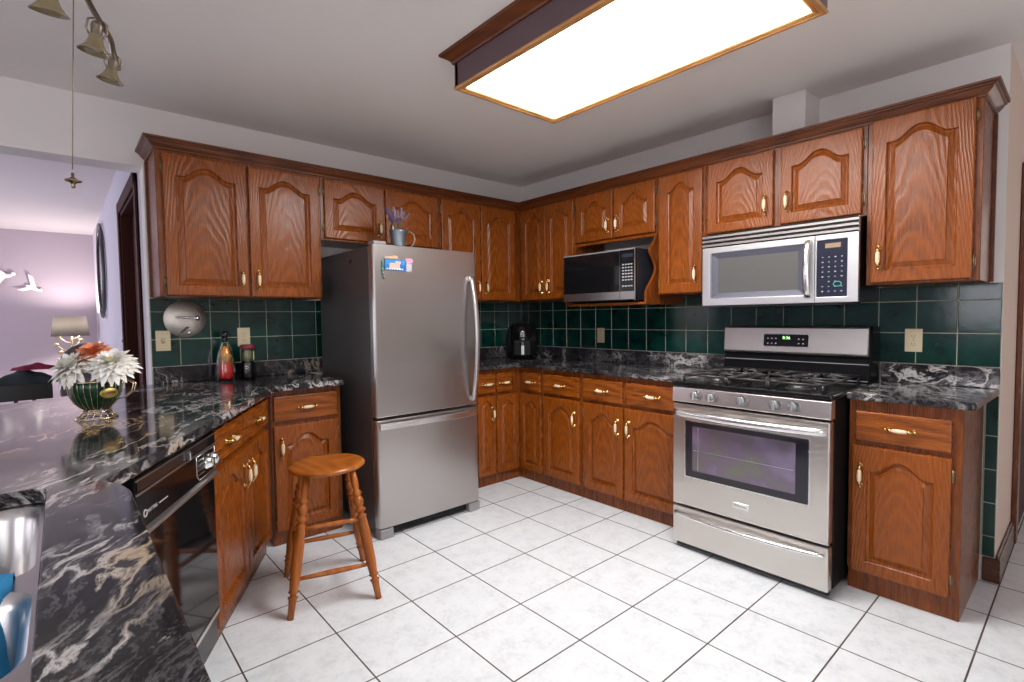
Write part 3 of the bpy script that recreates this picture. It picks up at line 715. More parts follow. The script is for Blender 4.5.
b = MB(); b.box(.125, .62, -.0575, -.0567, .554, .557); b.box(.150, .153, -.0575, -.0567, .452, .680); b.build('rack_line', plain('rack', (.45, .42, .45), .3, .8), o2)
b = MB()
fr_ = .006
b.box(.079 - fr_, .682 + fr_, -.0535, -.0515, .708, .708 + fr_); b.box(.079 - fr_, .682 + fr_, -.0535, -.0515, .411 - fr_, .411); b.box(.079 - fr_, .079, -.0535, -.0515, .411, .708); b.box(.682, .682 + fr_, -.0535, -.0515, .411, .708)
b.build('window_trim', BRIGHT, dw)
b = MB(); bow(b, .012, SW - .012, .752, .046, -.052, [(-.020, -.006), (-.012, -.013), (.004, -.016), (.016, -.010), (.018, .002), (-.018, .002)], .004)
b.build('handle', BRIGHT, dw)
b = MB(); b.box(.338, .418, -.0585, -.052, .306, .338); bd = b.build('badge', BRIGHT, dw, bevel=.002)
text_obj('badge_lettering', 'FRIGIDAIRE', .0125, plain('badge_ink', (.16, .16, .17), .4), bd, Matrix.Translation((.378, -.0588, .322)) @ FACE)
# vent slots above the door, control panel
b = MB(); b.box(.004, SW - .004, -.040, .001, .797, .806); b.build('vent_gap', BLACKM, root)
b = MB(); pan = [(0, 0), (-.052, 0), (-.056, .004), (-.050, .078), (-.040, .086), (0, .086)]
b.add([(0, p[0], .806 + p[1]) for p in pan] + [(SW, p[0], .806 + p[1]) for p in pan], [tuple(range(6)), tuple(range(6, 12))[::-1]] + [(i, (i + 1) % 6, 6 + (i + 1) % 6, 6 + i) for i in range(6)])
cp = b.build('control_panel', STEEL, root, bevel=.002)
for xk in (.136, .222, .381, .536, .616):
    Mk = Matrix.Rotation(PI / 2 - .08, 4, 'X')
    b = MB(); b.lathe([(.026, 0), (.026, .004), (.0225, .006), (.0215, .022), (.018, .025), (0, .025)], (xk, -.054, .848), 24, 0, Mk, cap=False)
    kn = b.build('knob', KNOBM, cp)
    b = MB(); b.box(-.0045, .0045, -.021, .021, .020, .034, 0); g_ = b.build('grip', SATIN, kn, bevel=.002); g_.data.transform(Matrix.Translation((xk, -.054, .848)) @ Mk)
    b = MB()
    for q in range(7):
        a_ = -2.2 + q * .73; b.sphere((xk + .033 * math.sin(a_), -.0545, .848 + .031 * math.cos(a_)), .0016, 6, 4)
    b.build('dial_marks', SLOT, kn)
# cooktop
b = MB(); b.prism([(p[0], p[1]) for p in rrect(-.008, SW + .008, -.058, .560, .02, 4)], .894, .914); ct = b.build('cooktop', plain('cooktop_enamel', (.006, .006, .007), .14, 0, Specular_IOR_Level=.25), root, bevel=.006, bseg=2)
burn = [(.18, .10, .045), (.18, .385, .036), (.384, .245, .038), (.590, .10, .050), (.590, .385, .034)]
for (x, y, r) in burn:
    b = MB(); b.lathe([(r + .018, .9145), (r + .014, .919), (r, .921), (r, .930), (r - .006, .934), (0, .935)], (x, y, 0), 24, cap=False); b.build('burner', IRON, ct)
def grate(x0, x1, y0, y1, centers, hz=.950):
    b = MB(); t = .0055
    def bar(p, q, z=hz): b.tube([(p[0], p[1], z), (q[0], q[1], z)], t, 6)
    for (p, q) in (((x0, y0), (x1, y0)), ((x1, y0), (x1, y1)), ((x1, y1), (x0, y1)), ((x0, y1), (x0, y0))): bar(p, q)
    for (x, y) in ((x0, y0), (x1, y0), (x0, y1), (x1, y1)): b.tube([(x, y, .915), (x, y, hz)], t, 6)
    ym = (y0 + y1) / 2; 
    if len(centers) > 1: bar((x0, ym), (x1, ym))
    for (cx, cy) in centers:
        ring = [(cx + .03 * math.cos(a), cy + .03 * math.sin(a), hz + .002) for a in [2 * PI * i / 16 for i in range(16)]]
        ya, yb = (y0, ym) if cy < ym else (ym, y1)
        if len(centers) == 1: ya, yb = y0, y1
        for (ex, ey) in ((x0, cy), (x1, cy), (cx, ya), (cx, yb), (x0, ya), (x1, ya), (x0, yb), (x1, yb)):
            dx, dy = cx - ex, cy - ey; L = math.hypot(dx, dy); f = (L - .022) / L
            b.tube([(ex, ey, hz), (ex + dx * f * .5, ey + dy * f * .5, hz + .004), (ex + dx * f, ey + dy * f, hz + .002)], [t, t, t * .8], 6)
    return b.build('grate', IRON, ct)
grate(.045, .278, -.015, .500, [(.18, .10), (.18, .385)]); grate(.288, .480, -.015, .500, [(.384, .245)]); grate(.490, .723, -.015, .500, [(.590, .10), (.590, .385)])
# backguard
b = MB(); pr = [(.515, .900), (.515, .912), (.540, 1.030), (.545, 1.185), (.555, 1.200), (.690, 1.200), (.690, .900)]; n = len(pr)
b.add([(-.0, p[0], p[1]) for p in pr] + [(SW, p[0], p[1]) for p in pr], [tuple(range(n)), tuple(range(n, 2 * n))[::-1]] + [(i, (i + 1) % n, n + (i + 1) % n, n + i) for i in range(n)])
bg = b.build('backguard', plain('backguard_enamel', (.004, .004, .005), .2, 0, Specular_IOR_Level=.15), root, bevel=.004)
b = MB(); pr = [(.527, 1.045), (.517, 1.055), (.529, 1.190), (.539, 1.203), (.555, 1.203), (.555, 1.045)]; n = len(pr)
b.add([(.004, p[0], p[1]) for p in pr] + [(SW - .012, p[0], p[1]) for p in pr], [tuple(range(n)), tuple(range(n, 2 * n))[::-1]] + [(i, (i + 1) % n, n + (i + 1) % n, n + i) for i in range(n)])
sp_ = b.build('backguard_panel', STEEL, bg, bevel=.004)
tl = math.atan2(.012, .138)
MD = Matrix.Translation((.362, .5205, 1.122)) @ Matrix.Rotation(-tl, 4, 'X') @ FACE
b = MB(); b.prism(rrect(-.125, .125, -.040, .040, .010, 4), 0, .003); o = b.build('display_bezel', BRIGHT, bg); o.data.transform(MD)
b = MB(); b.prism(rrect(-.118, .118, -.034, .034, .008, 4), 0, .0045); o = b.build('clock_display', BLACK, bg); o.data.transform(MD)
text_obj('clock_digits', '8:36', .024, GREENLED, o, MD @ Matrix.Translation((.005, .014, .005)))
b = MB()
for (kx, kz) in [(-.095 + .022 * i, -.018) for i in range(3)] + [(-.095 + .022 * i, .010) for i in range(3)] + [(.070, .008), (.092, .008), (.070, -.016), (.092, -.016)]: b.box(kx - .004, kx + .004, kz - .003, kz + .003, .0044, .0052)
q = b.build('keypad_marks', plain('key_ink', (.35, .36, .36), .5), o); q.data.transform(MD)
b = MB(); b.box(.010, SW - .010, .529, .533, 1.004, 1.008); b.box(.010, SW - .010, .5105, .5145, .920, .924); b.build('backguard_trim', GREYF, bg)

# ------------------------------------------------------------------ over-the-range microwave
OX = .372; OY = 2.003; OW = .788; OZ0 = 1.325
root = empty('range_microwave', (-OX, -OY, OZ0), RZ['B'], 'stainless over-the-range microwave with louvred vent above the stove', 'microwave')
b = MB(); b.box(.004, OW - .004, .0, .355, .004, .410); b.build('body', BLACKM, root, bevel=.003)
b = MB(); b.box(0, OW, -.010, .002, .335, .409)
for k in range(3): b.add([(0, -.010, .338 + .024 * k), (OW, -.010, .338 + .024 * k), (OW, -.026, .341 + .024 * k), (0, -.026, .341 + .024 * k), (0, -.026, .352 + .024 * k), (OW, -.026, .352 + .024 * k), (OW, -.010, .359 + .024 * k), (0, -.010, .359 + .024 * k)], [(0, 1, 2, 3), (3, 2, 5, 4), (4, 5, 6, 7), (0, 3, 4, 7), (1, 6, 5, 2)])
b.build('vent_grille', STEEL, root)
b = MB()
for k in range(4): b.box(.004, OW - .004, -.0225, -.008, .3345 + .024 * k - (.003 if k == 3 else 0), .3400 + .024 * k - (.004 if k == 3 else 0))
b.build('vent_shade_strips', BLACKM, root)  # black strips stand in for the shade between the louvres
MX = Matrix(((1, 0, 0, 0), (0, 0, -1, 0), (0, 1, 0, 0), (0, 0, 0, 1)))
def frame_with_hole(name, x0, x1, z0, z1, hx0, hx1, hz0, hz1, t, mat, parent, yf, r=.008):
    o = slab(name, [(x0, z0), (x1, z0), (x1, z1), (x0, z1)], [rrect(hx0, hx1, hz0, hz1, r, 3)], 0, t, mat, bevel=.002); o.parent = parent
    o.data.transform(Matrix.Translation((0, yf, 0)) @ MX); return o
MWST = steel('microwave_steel', col=(.86, .85, .84), rough=.34, vertical=False, aniso=.2, streak=.1)
mdoor = frame_with_hole('door', 0, .598, 0, .333, .048, .555, .040, .300, .024, MWST, root, -.001)
# recessed window: sloped dark surround and grey mesh
b = MB()
a_ = [(.048, -.022, .040), (.555, -.022, .040), (.555, -.022, .300), (.048, -.022, .300)]; c_ = [(.088, -.006, .072), (.515, -.006, .072), (.515, -.006, .268), (.088, -.006, .268)]
b.add(a_ + c_, [(i, (i + 1) % 4, 4 + (i + 1) % 4, 4 + i) for i in range(4)]); b.build('window_surround', plain('mw_surround', (.085, .085, .115), .35), mdoor)
b = MB(); b.box(.086, .517, -.0062, -.004, .070, .270); b.build('window_mesh', plain('mw_mesh', (.12, .115, .11), .35, .3), mdoor)
b = MB(); b.box(.053, .058, -.0262, -.024, .045, .298); b.build('light_strip', BRIGHT, mdoor)
b = MB(); pts = []
for i in range(21):
    t = i / 20; pts.append(((.570, -.026 - .032 * math.sin(PI * t) ** .6, .026 + .29 * t), (1, 0, 0), (0, 1, 0)))
b.strip(pts, [(-.017, .003), (-.014, -.006), (0, -.010), (.014, -.006), (.017, .003)], 0, True); b.build('handle', BRIGHT, mdoor)
cpn = frame_with_hole('control_panel', .601, OW, 0, .333, .608, .742, .028, .308, .024, MWST, root, -.001, .004)
b = MB(); b.box(.607, .743, -.020, -.004, .027, .309); kp = b.build('keypad', plain('navy_panel', (.016, .018, .035), .25), cpn, bevel=.001)
b = MB(); b.box(.645, .712, -.0215, -.020, .268, .290); b.build('display', AMBERLED, kp)
b = MB(); b2 = MB()
for r in range(8):
    for c in range(4):
        if r in (2,) and c in (0, 3): continue
        (b if (r + c) % 3 else b2).sphere((.634 + c * .028, -.0203, .055 + r * .024), .0042, 8, 5, 0, (1.1, .25, .8))
b.build('buttons', plain('mw_btn', (.22, .23, .27), .4), kp); b2.build('buttons', plain('mw_btn2', (.38, .38, .40), .4), kp)
b = MB(); b.tube([(.700 + .017 * math.cos(a), -.021, .090 + .012 * math.sin(a)) for a in [2 * PI * i / 24 for i in range(24)]], .0022, 6, closed=True); b.build('start_button', plain('mw_start', (.03, .33, .30), .4), kp)
b = MB(); b.box(.09, OW - .08, .04, .32, -.010, .004); b.build('underside_plate', plain('mw_under', (.05, .05, .05), .5), root)

# ------------------------------------------------------------------ small black microwave on the shelf
root = empty('countertop_microwave', (-.455, -.965, 1.3635), RZ['B'], 'small black microwave with steel lower trim sitting in the oak shelf', 'microwave')
MWW = .622; MWH = .345
b = MB(); b.box(.0, MWW, .004, .425, .010, MWH)
for (x, y) in ((.04, .04), (MWW - .04, .04), (.04, .40), (MWW - .04, .40)): b.lathe([(.014, 0), (.014, .011)], (x, y, 0), 10)
b.build('body', plain('mw_black_case', (.018, .019, .026), .3), root, bevel=.006, bseg=2)
b = MB(); b.box(.0, .500, -.018, .004, .010, MWH); dd = b.build('door', BLACK, root, bevel=.003)
b = MB(); b.box(.003, .498, -.0195, -.017, .016, .068); b.build('lower_trim', SATIN, dd)
b = MB(); b.box(.003, MWW - .001, -.0195, -.016, MWH - .009, MWH - .001); b.build('top_trim', GREYF, dd)
b = MB(); b.box(.502, MWW, -.018, .004, .010, MWH); cc = b.build('control_panel', BLACK, root, bevel=.003)
b = MB(); b.box(.503, MWW - .004, -.0195, -.017, .016, .068); b.box(MWW - .006, MWW - .001, -.0195, -.017, .012, MWH - .006); b.build('panel_trim', SATIN, cc)
b = MB(); b.box(.515, .605, -.0190, -.0175, .288, .312); b.build('display', plain('mw_disp', (.02, .03, .05), .2), cc)
b = MB()
for r in range(8):
    for c in range(4):
        if r == 1: continue
        b.box(.520 + c * .022, .534 + c * .022, -.0190, -.0175, .098 + r * .020, .106 + r * .020)
b.build('buttons', plain('mw_keys', (.40, .40, .43), .4), cc)

# ------------------------------------------------------------------ dishwasher (in the slanted wing)
DW_R = -1.492; DWW = .604
root = empty('dishwasher', origin('W', DW_R, 0, .06), RZ['W'], 'black built-in dishwasher with silver trims in the slanted counter wing', 'dishwasher')
b = MB(); b.box(0, DWW, .002, .50, .06, .862); b.build('body', BLACKM, root)
b = MB(); b.box(0, DWW, -.010, .002, .862, .880); b.build('top_trim', SATIN, root)
b = MB(); b.box(0, DWW, -.028, .002, .190, .700); dd = b.build('door', BLACK, root, bevel=.003)
b = MB(); b.add([(0, -.030, .690), (DWW, -.030, .690), (DWW, -.044, .697), (0, -.044, .697), (0, -.044, .708), (DWW, -.044, .708), (DWW, -.030, .713), (0, -.030, .713)], [(0, 1, 2, 3), (3, 2, 5, 4), (4, 5, 6, 7), (7, 6, 1, 0), (0, 3, 4, 7), (1, 6, 5, 2)]); b.build('lower_trim', SATIN, dd)
b = MB(); b.box(0, DWW, -.034, .002, .713, .862)
cp = b.build('control_panel', plain('dw_panel', (.004, .004, .005), .15, 0, Specular_IOR_Level=.15), root, bevel=.003)
b = MB(); b.box(.010, DWW - .08, -.0355, -.034, .822, .850); b.build('handle_recess', BLACKM, cp)
b = MB(); b.box(.004, DWW - .004, -.0375, -.034, .812, .8165); b.box(.004, DWW - .004, -.0375, -.034, .850, .8535); b.build('panel_trim', SATIN, cp)
b = MB(); b.box(.335, .350, -.048, -.034, .818, .846); b.build('latch', CHROME, cp, bevel=.003)
b = MB()
px0, px1, pz0, pz1 = .418, .592, .722, .806
for (p, q) in (((px0, pz0 + .02), (px0, pz1)), ((px0, pz1), (px1, pz1)), ((px1, pz1), (px1, pz0)), ((px1, pz0), (px0 + .02, pz0)), ((px0 + .02, pz0), (px0, pz0 + .02))):
    b.tube([(p[0], -.0345, p[1]), (q[0], -.0345, q[1])], .0016, 5)
for k in range(4): b.box(.432, .490, -.0352, -.034, .738 + k * .017, .7405 + k * .017)
b.build('dial_border', SATIN, cp)
for xk in (.512, .564):
    b = MB(); b.lathe([(.024, 0), (.024, .006), (.020, .010), (.018, .020), (0, .021)], (xk, -.034, .765), 20, 0, FACE, cap=False); b.box(xk - .004, xk + .004, -.060, -.05, .747, .783); b.build('knob', CHROME, cp)
INK = plain('dw_ink', (.50, .50, .52), .4)
b = MB(); b.tube([(.050 + .009 * math.cos(a), -.0345, .752 + .009 * math.sin(a)) for a in [2 * PI * i / 20 for i in range(20)]], .0022, 6, closed=True); b.build('round_emblem', INK, cp)
text_obj('brand_lettering', 'MAYTAG', .015, INK, cp, Matrix.Translation((.092, -.0345, .752)) @ FACE)
b = MB(); b.box(.134, .190, -.0350, -.034, .750, .7535); b.build('printed_line', INK, cp)
b = MB(); b.box(0, DWW, -.020, .002, .055, .165); lp = b.build('lower_panel', BLACKM, root, bevel=.003)
b = MB(); b.box(0, DWW, -.030, .0, .167, .188); b.build('kick_trim', BRIGHT, lp, bevel=.003)
b = MB(); b.box(.01, DWW - .01, .03, .05, .0, .055); b.build('toe_plate', BLACKM, root)

# ------------------------------------------------------------------ round stool
SC = Vector((-2.330, -1.171, 0))
root = empty('bar_stool', SC, math.radians(-15.5), 'round honey-coloured wooden stool with turned legs in front of the base cabinets', 'stool')
b = MB(); b.lathe([(0, .572), (.138, .572), (.160, .577), (.171, .586), (.171, .592), (.166, .599), (.152, .603), (.09, .600), (0, .599)], (0, 0, 0), 56, cap=False)
b.build('seat', STOOLW, root)
legs = []
LP = [(0, .013), (.10, .0150), (.135, .0175), (.150, .022), (.160, .0125), (.172, .0125), (.185, .022), (.20, .018), (.30, .0225), (.52, .0235), (.63, .019), (.645, .024), (.66, .013), (.67, .013), (.685, .023), (.70, .024), (.715, .013), (.73, .018), (.76, .024), (.79, .018), (.80, .012), (.815, .021), (.83, .021), (.845, .013), (.90, .0165), (1.0, .0145)]
ft = [(-.185, -.205), (.185, -.205), (.185, .205), (-.185, .205)]
for (fx, fy) in ft:
    tx, ty = fx * .53, fy * .50; A = Vector((fx, fy, 0)); B = Vector((tx, ty, .574))
    b = MB(); b.tube([A.lerp(B, t) for t, r in LP], [r for t, r in LP], 16); b.build('leg', STOOLW, root); legs.append((A, B))
def rung(i, j, t):
    a = legs[i][0].lerp(legs[i][1], t); c = legs[j][0].lerp(legs[j][1], t)
    b = MB(); b.tube([a, a.lerp(c, .2), a.lerp(c, .5), a.lerp(c, .8), c], [.0075, .010, .012, .010, .0075], 12); b.build('rung', STOOLW, root)
rung(0, 1, .27); rung(3, 2, .30); rung(0, 3, .42); rung(1, 2, .42); rung(0, 1, .62)

# ------------------------------------------------------------------ ceiling light box
LX0, LX1, LY0, LY1, LZ = -1.847, -1.211, -2.893, -1.589, 2.312
root = empty('ceiling_light_box', ((LX0 + LX1) / 2, (LY0 + LY1) / 2, H), 0, 'large rectangular wood-framed fluorescent light box on the kitchen ceiling', 'ceiling light')
ox_, oy_ = (LX0 + LX1) / 2, (LY0 + LY1) / 2; hx, hy = (LX1 - LX0) / 2, (LY1 - LY0) / 2; dz = LZ - H
b = MB(); t_ = .018
for (a0, a1, c0, c1) in ((-hx - .006, hx + .006, -hy - .006, -hy + t_), (-hx - .006, hx + .006, hy - t_, hy + .006), (-hx - .006, -hx + t_, -hy, hy), (hx - t_, hx + .006, -hy, hy)): b.box(a0, a1, c0, c1, dz + .004, -.001)
b.build('box_sides', DARKBOX, root)
pf = [(.0, -.048), (.014, -.048), (.017, -.038), (.030, -.027), (.043, -.017), (.056, -.012), (.058, -.001), (0, -.001)]
def mitre_frame(pf, hx, hy, mat, name):
    b = MB(); k = len(pf); vs = []
    for (sx, sy) in ((-1, -1), (1, -1), (1, 1), (-1, 1)): vs += [(sx * (hx + p), sy * (hy + p), z) for (p, z) in pf]
    b.add(vs, [(i * k + j, i * k + (j + 1) % k, ((i + 1) % 4) * k + (j + 1) % k, ((i + 1) % 4) * k + j) for i in range(4) for j in range(k)]); return b.build(name, mat, root)
mitre_frame(pf, hx, hy, CROWN, 'crown_trim')
mitre_frame([(-.030, dz + .012), (-.030, dz + .004), (-.020, dz), (-.012, dz + .002), (-.008, dz - .003), (.006, dz - .002), (.010, dz + .004), (.008, dz + .010), (-.018, dz + .016)], hx, hy, LIGHTOAK, 'lower_trim')
b = MB(); b.box(-hx + .019, hx - .019, -hy + .019, hy - .019, dz + .012, dz + .018); b.build('diffuser', DIFF, root)

# ------------------------------------------------------------------ outlets and switches
def plate(fr, r, z, label, kind):
    root = empty('wall_outlet' if kind == 'outlet' else ('wall_switch' if kind == 'switch' else 'blank_wall_plate'), origin(fr, r, z, .0082), RZ[fr], label, 'outlet' if kind == 'outlet' else 'switch' if kind == 'switch' else 'wall plate', 'almond wall plates')
    b = MB(); b.box(-.036, .036, -.005, 0, -.058, .058); pl_ = b.build('cover_plate', ALMOND, root, bevel=.003, bseg=2)
    if kind == 'outlet':
        for s in (-1, 1):
            b = MB(); b.lathe([(.016, 0), (.016, .0015)], (0, -.005, s * .020), 20, 0, FACE); so = b.build('socket', ALMOND, root)
            b = MB(); b.box(-.007, -.005, -.0072, -.0064, s * .020 - .002, s * .020 + .007); b.box(.005, .007, -.0072, -.0064, s * .020 - .002, s * .020 + .007); b.sphere((0, -.0066, s * .020 - .008), .0025, 8, 4); b.build('slots', SLOT, so)
        b = MB(); b.sphere((0, -.005, 0), .003, 8, 4); b.build('screw', OLDBRASS, root)
    elif kind == 'switch':
        b = MB(); b.box(-.006, .006, -.016, -.005, -.004, .012); b.build('toggle', ALMOND, root, bevel=.002)
        b = MB(); b.box(-.009, .009, -.0056, -.0048, -.016, .016); b.build('toggle_slot', plain('toggle_slot_almond', (.36, .29, .18), .5), root)  # slot plate in a darker almond than the cover
    else:
        b = MB()
        for s in (-1, 1): b.sphere((0, -.005, s * .042), .003, 8, 4)
        b.build('screw', OLDBRASS, root)
    return root
plate('A', -2.808, 1.160, 'almond wall switch on the green tiles below the round steel disc', 'switch')
plate('A', -2.385, 1.168, 'almond wall outlet on the green tiles behind the red-lidded jar', 'outlet')
plate('B', .933, 1.120, 'tan blank wall plate on the green tiles beneath the small black microwave', 'blank')
plate('B', 2.934, 1.130, 'almond double outlet on the green tiles right of the stove', 'outlet')
root = empty('wall_switch', (-2.871, 1.58, 1.12), PI / 2 * -1, 'brass switch plate beside the dark door in the far living room', 'switch')
b = MB(); b.box(-.04, .04, -.006, -.001, -.07, .07); b.build('cover_plate', OLDBRASS, root, bevel=.002); b = MB(); b.box(-.005, .005, -.014, -.006, -.01, .01); b.build('toggle', SLOT, root)

# ------------------------------------------------------------------ paper towel holder: steel disc on tiles
root = empty('towel_holder', (-2.697, -.0085, 1.284), 0, 'round brushed steel towel holder disc with a rod, on the tiles under the cabinet', 'towel holder')
b = MB(); b.lathe([(0, 0), (.106, 0), (.108, .002), (.106, .006), (.03, .012), (0, .013)], (0, 0, 0), 48, 0, FACE, cap=False); b.build('disc', plain('disc_steel', (.72, .66, .60), .50, 1.), root)
b = MB(); b.tube([(-.045, -.012, .010), (-.040, -.030, .010), (.038, -.110, .004)], .006, 10); b.sphere((.042, -.114, .004), .014, 14, 8); b.build('rod', BRIGHT, root)
b = MB(); b.strip([((-.030, -.014, -.085), (1, 0, 0), (0, 1, 0)), ((.012, -.022, -.045), (1, 0, 0), (0, 1, 0))], [(-.010, -.002), (.010, -.002), (.010, .002), (-.010, .002)]); b.lathe([(.010, 0), (.010, .012), (.006, .014)], (.016, -.014, -.080), 12, 0, FACE); b.build('clip', CHROME, root)

# ------------------------------------------------------------------ bottle and jar on the left worktop
root = empty('pepper_oil_bottle', (-2.516, -.120, .9146), 0, 'tall glass bottle of orange and red peppers in oil with a black stopper', 'bottle'); root.scale = (1.18, 1.18, 1.12)
def grad_mat():
    t = NT('pepper_oil'); tc = t.n('ShaderNodeTexCoord'); sp = t.n('ShaderNodeSeparateXYZ', {0: (tc, 'Object')})
    nz = noise(t, (tc, 'Object'), 38, 2, .5); z = t.math('ADD', (sp, 'Z'), t.math('MULTIPLY', t.math('SUBTRACT', (nz, 0), .5), .09))
    c = t.ramp(t.math('MULTIPLY', z, 4.4), [(.15, (.42, .008, .008)), (.42, (.36, .03, .008)), (.52, (.22, .16, .03)), (.62, (.55, .20, .02)), (.9, (.62, .22, .02))])
    t.set(Base_Color=c, Roughness=.12, Coat_Weight=1.0, Coat_Roughness=.03); return t.m
GLASS = NT('clear_glass').set(Base_Color=(.95, .97, .96), Roughness=.02, Transmission_Weight=1.0, IOR=1.3).m
b = MB(); b.lathe([(0, .010), (.040, .010), (.043, .02), (.043, .06), (.038, .10), (.031, .14), (.021, .178), (.014, .186), (0, .187)], (0, 0, 0), 28, cap=False); b.build('peppers', grad_mat(), root)
b = MB(); b.lathe([(0, .0), (.043, .0), (.047, .006), (.046, .06), (.041, .105), (.034, .145), (.024, .180), (.016, .196), (.013, .214), (.014, .216)], (0, 0, 0), 28, cap=False); b.build('glass', GLASS, root)
b = MB(); b.lathe([(0, .205), (.013, .205), (.015, .215), (.010, .222), (.016, .232), (.018, .245), (.014, .258), (.006, .264), (0, .265)], (0, 0, 0), 18, cap=False); b.build('stopper', BLACK, root)
root = empty('spice_jar', (-2.395, -.125, .9146), 0, 'squat glass jar with a red lid and dark contents beside the pepper bottle', 'jar'); root.scale = (1.1, 1.1, 1.12)
b = MB(); b.lathe([(0, .004), (.028, .004), (.032, .012), (.031, .085), (.026, .097), (0, .098)], (0, 0, 0), 24, cap=False); b.build('dark_contents', plain('dark_spice', (.012, .006, .008), .25, 0, Coat_Weight=1.0), root)
b = MB(); b.lathe([(0, .099), (.027, .099), (.029, .11), (.029, .150), (.026, .158), (0, .159)], (0, 0, 0), 24, cap=False); b.build('pale_contents', plain('pale_spice', (.16, .17, .07), .4, 0, Coat_Weight=.6), root)
b = MB(); b.lathe([(0, 0), (.033, 0), (.036, .006), (.035, .088), (.029, .100), (.032, .112), (.033, .150), (.031, .165), (.030, .168)], (0, 0, 0), 24, cap=False); b.build('glass', GLASS, root)
b = MB(); b.lathe([(.0, .165), (.036, .165), (.039, .170), (.038, .184), (.034, .188), (0, .189)], (0, 0, 0), 28, cap=False); b.build('lid', plain('red_lid', (.20, .015, .03), .3), root)
b = MB(); b.box(.018, .024, -.0365, -.034, .105, .15); b.build('label_patch', plain('lab', (.45, .45, .20), .5), root)

# ------------------------------------------------------------------ air fryer in the corner
root = empty('air_fryer', (-.235, -.245, .9145), math.radians(-41), 'black rounded air fryer with a silver-tipped handle in the room corner', 'air fryer')
b = MB(); prf = [(0, .0), (.120, 0), (.132, .012), (.138, .06), (.138, .16), (.132, .23), (.115, .275), (.085, .298), (.04, .306), (0, .307)]
b.lathe(prf, (0, 0, 0), 40, cap=False); b.build('body', BLACK, root)
b = MB(); b.add([(-.085, -.122, .03), (.085, -.122, .03), (.085, -.122, .165), (-.085, -.122, .165), (-.07, -.150, .035), (.07, -.150, .035), (.07, -.150, .16), (-.07, -.150, .16)], [(4, 5, 6, 7), (0, 1, 5, 4), (1, 2, 6, 5), (2, 3, 7, 6), (3, 0, 4, 7)]); bs = b.build('basket_front', plain('fryer_matte', (.006, .006, .007), .5, 0, Specular_IOR_Level=.2), root, bevel=.008, bseg=2)
b = MB(); b.box(-.016, .016, -.205, -.148, .120, .150); b.box(-.016, .016, -.205, -.185, .04, .150); hd = b.build('handle', BLACKM, bs, bevel=.006, bseg=2)
b = MB(); b.box(-.012, .012, -.2075, -.204, .045, .125); b.build('grip_plate', plain('light_silver', (.62, .60, .64), .35), hd, bevel=.001)
b = MB(); b.box(-.022, .022, -.140, -.128, .190, .235); b.build('control_window', plain('af_ctrl', (.05, .05, .055), .2), root, bevel=.003)
b = MB()
for k in range(6): b.box(-.015 + .018 * (k % 2), -.004 + .018 * (k % 2), -.1415, -.140, .194 + .013 * (k // 2), .201 + .013 * (k // 2))
b.build('control_marks', plain('af_ink', (.35, .35, .38), .4), root)
b = MB(); b.lathe([(.028, 0), (.030, .003), (.027, .014), (0, .017)], (0, -.055, .293), 24, 0, Matrix.Rotation(.45, 4, 'X'), cap=False); b.build('top_knob', BRIGHT, root)

# ------------------------------------------------------------------ flower cup planter on the counter
root = empty('flower_cup', (-3.158, -1.093, .9146), math.radians(8), 'gold wire coffee-cup basket with green lining holding white and orange flowers', 'flower arrangement')
GOLDW = plain('champagne_wire', (.66, .54, .36), .25, 1.)
GREENL = NT('green_lining'); _tc = GREENL.n('ShaderNodeTexCoord'); _n = noise(GREENL, (_tc, 'Object'), 45, 3, .6)
GREENL.set(Base_Color=GREENL.ramp((_n, 0), [(.35, (.004, .022, .010)), (.6, (.010, .075, .035)), (.75, (.05, .16, .10))]), Roughness=.35)
cup = [(.034, .034), (.046, .042), (.064, .062), (.077, .090), (.082, .118), (.083, .140)]
b = MB(); b.lathe([(0, .036)] + [(r - .004, z) for r, z in cup] + [(.070, .138), (0, .125)], (0, 0, 0), 40, cap=False); b.build('lining', GREENL.m, root)
b = MB()
for k in range(26):
    a = 2 * PI * k / 26; b.tube([(r * math.cos(a), r * math.sin(a), z) for r, z in cup], .0014, 6)
for (r, z) in ((.034, .034), (.083, .140), (.044, .026), (.062, .003)): b.tube([(r * math.cos(a), r * math.sin(a), z) for a in [2 * PI * i / 40 for i in range(40)]], .0026 if r != .034 else .002, 6, closed=True)
for k in range(16):
    a = 2 * PI * k / 16; b.tube([(.062 * math.cos(a), .062 * math.sin(a), .003), (.034 * math.cos(a + .2), .034 * math.sin(a + .2), .034)], .0016, 6)
wb = b.build('wire_cup', GOLDW, root)
HA = math.radians(-50); hd = Vector((math.cos(HA), math.sin(HA), 0))
b = MB()
for off in (-.006, .006):
    sd = Vector((-hd.y, hd.x, 0)) * off
    b.tube([hd * .082 + sd + Vector((0, 0, .132)), hd * .120 + sd + Vector((0, 0, .146)), hd * .148 + sd + Vector((0, 0, .128)), hd * .140 + sd + Vector((0, 0, .100)), hd * .108 + sd + Vector((0, 0, .076)), hd * .075 + sd + Vector((0, 0, .070))], .002, 6)
b.build('handle', GOLDW, root)
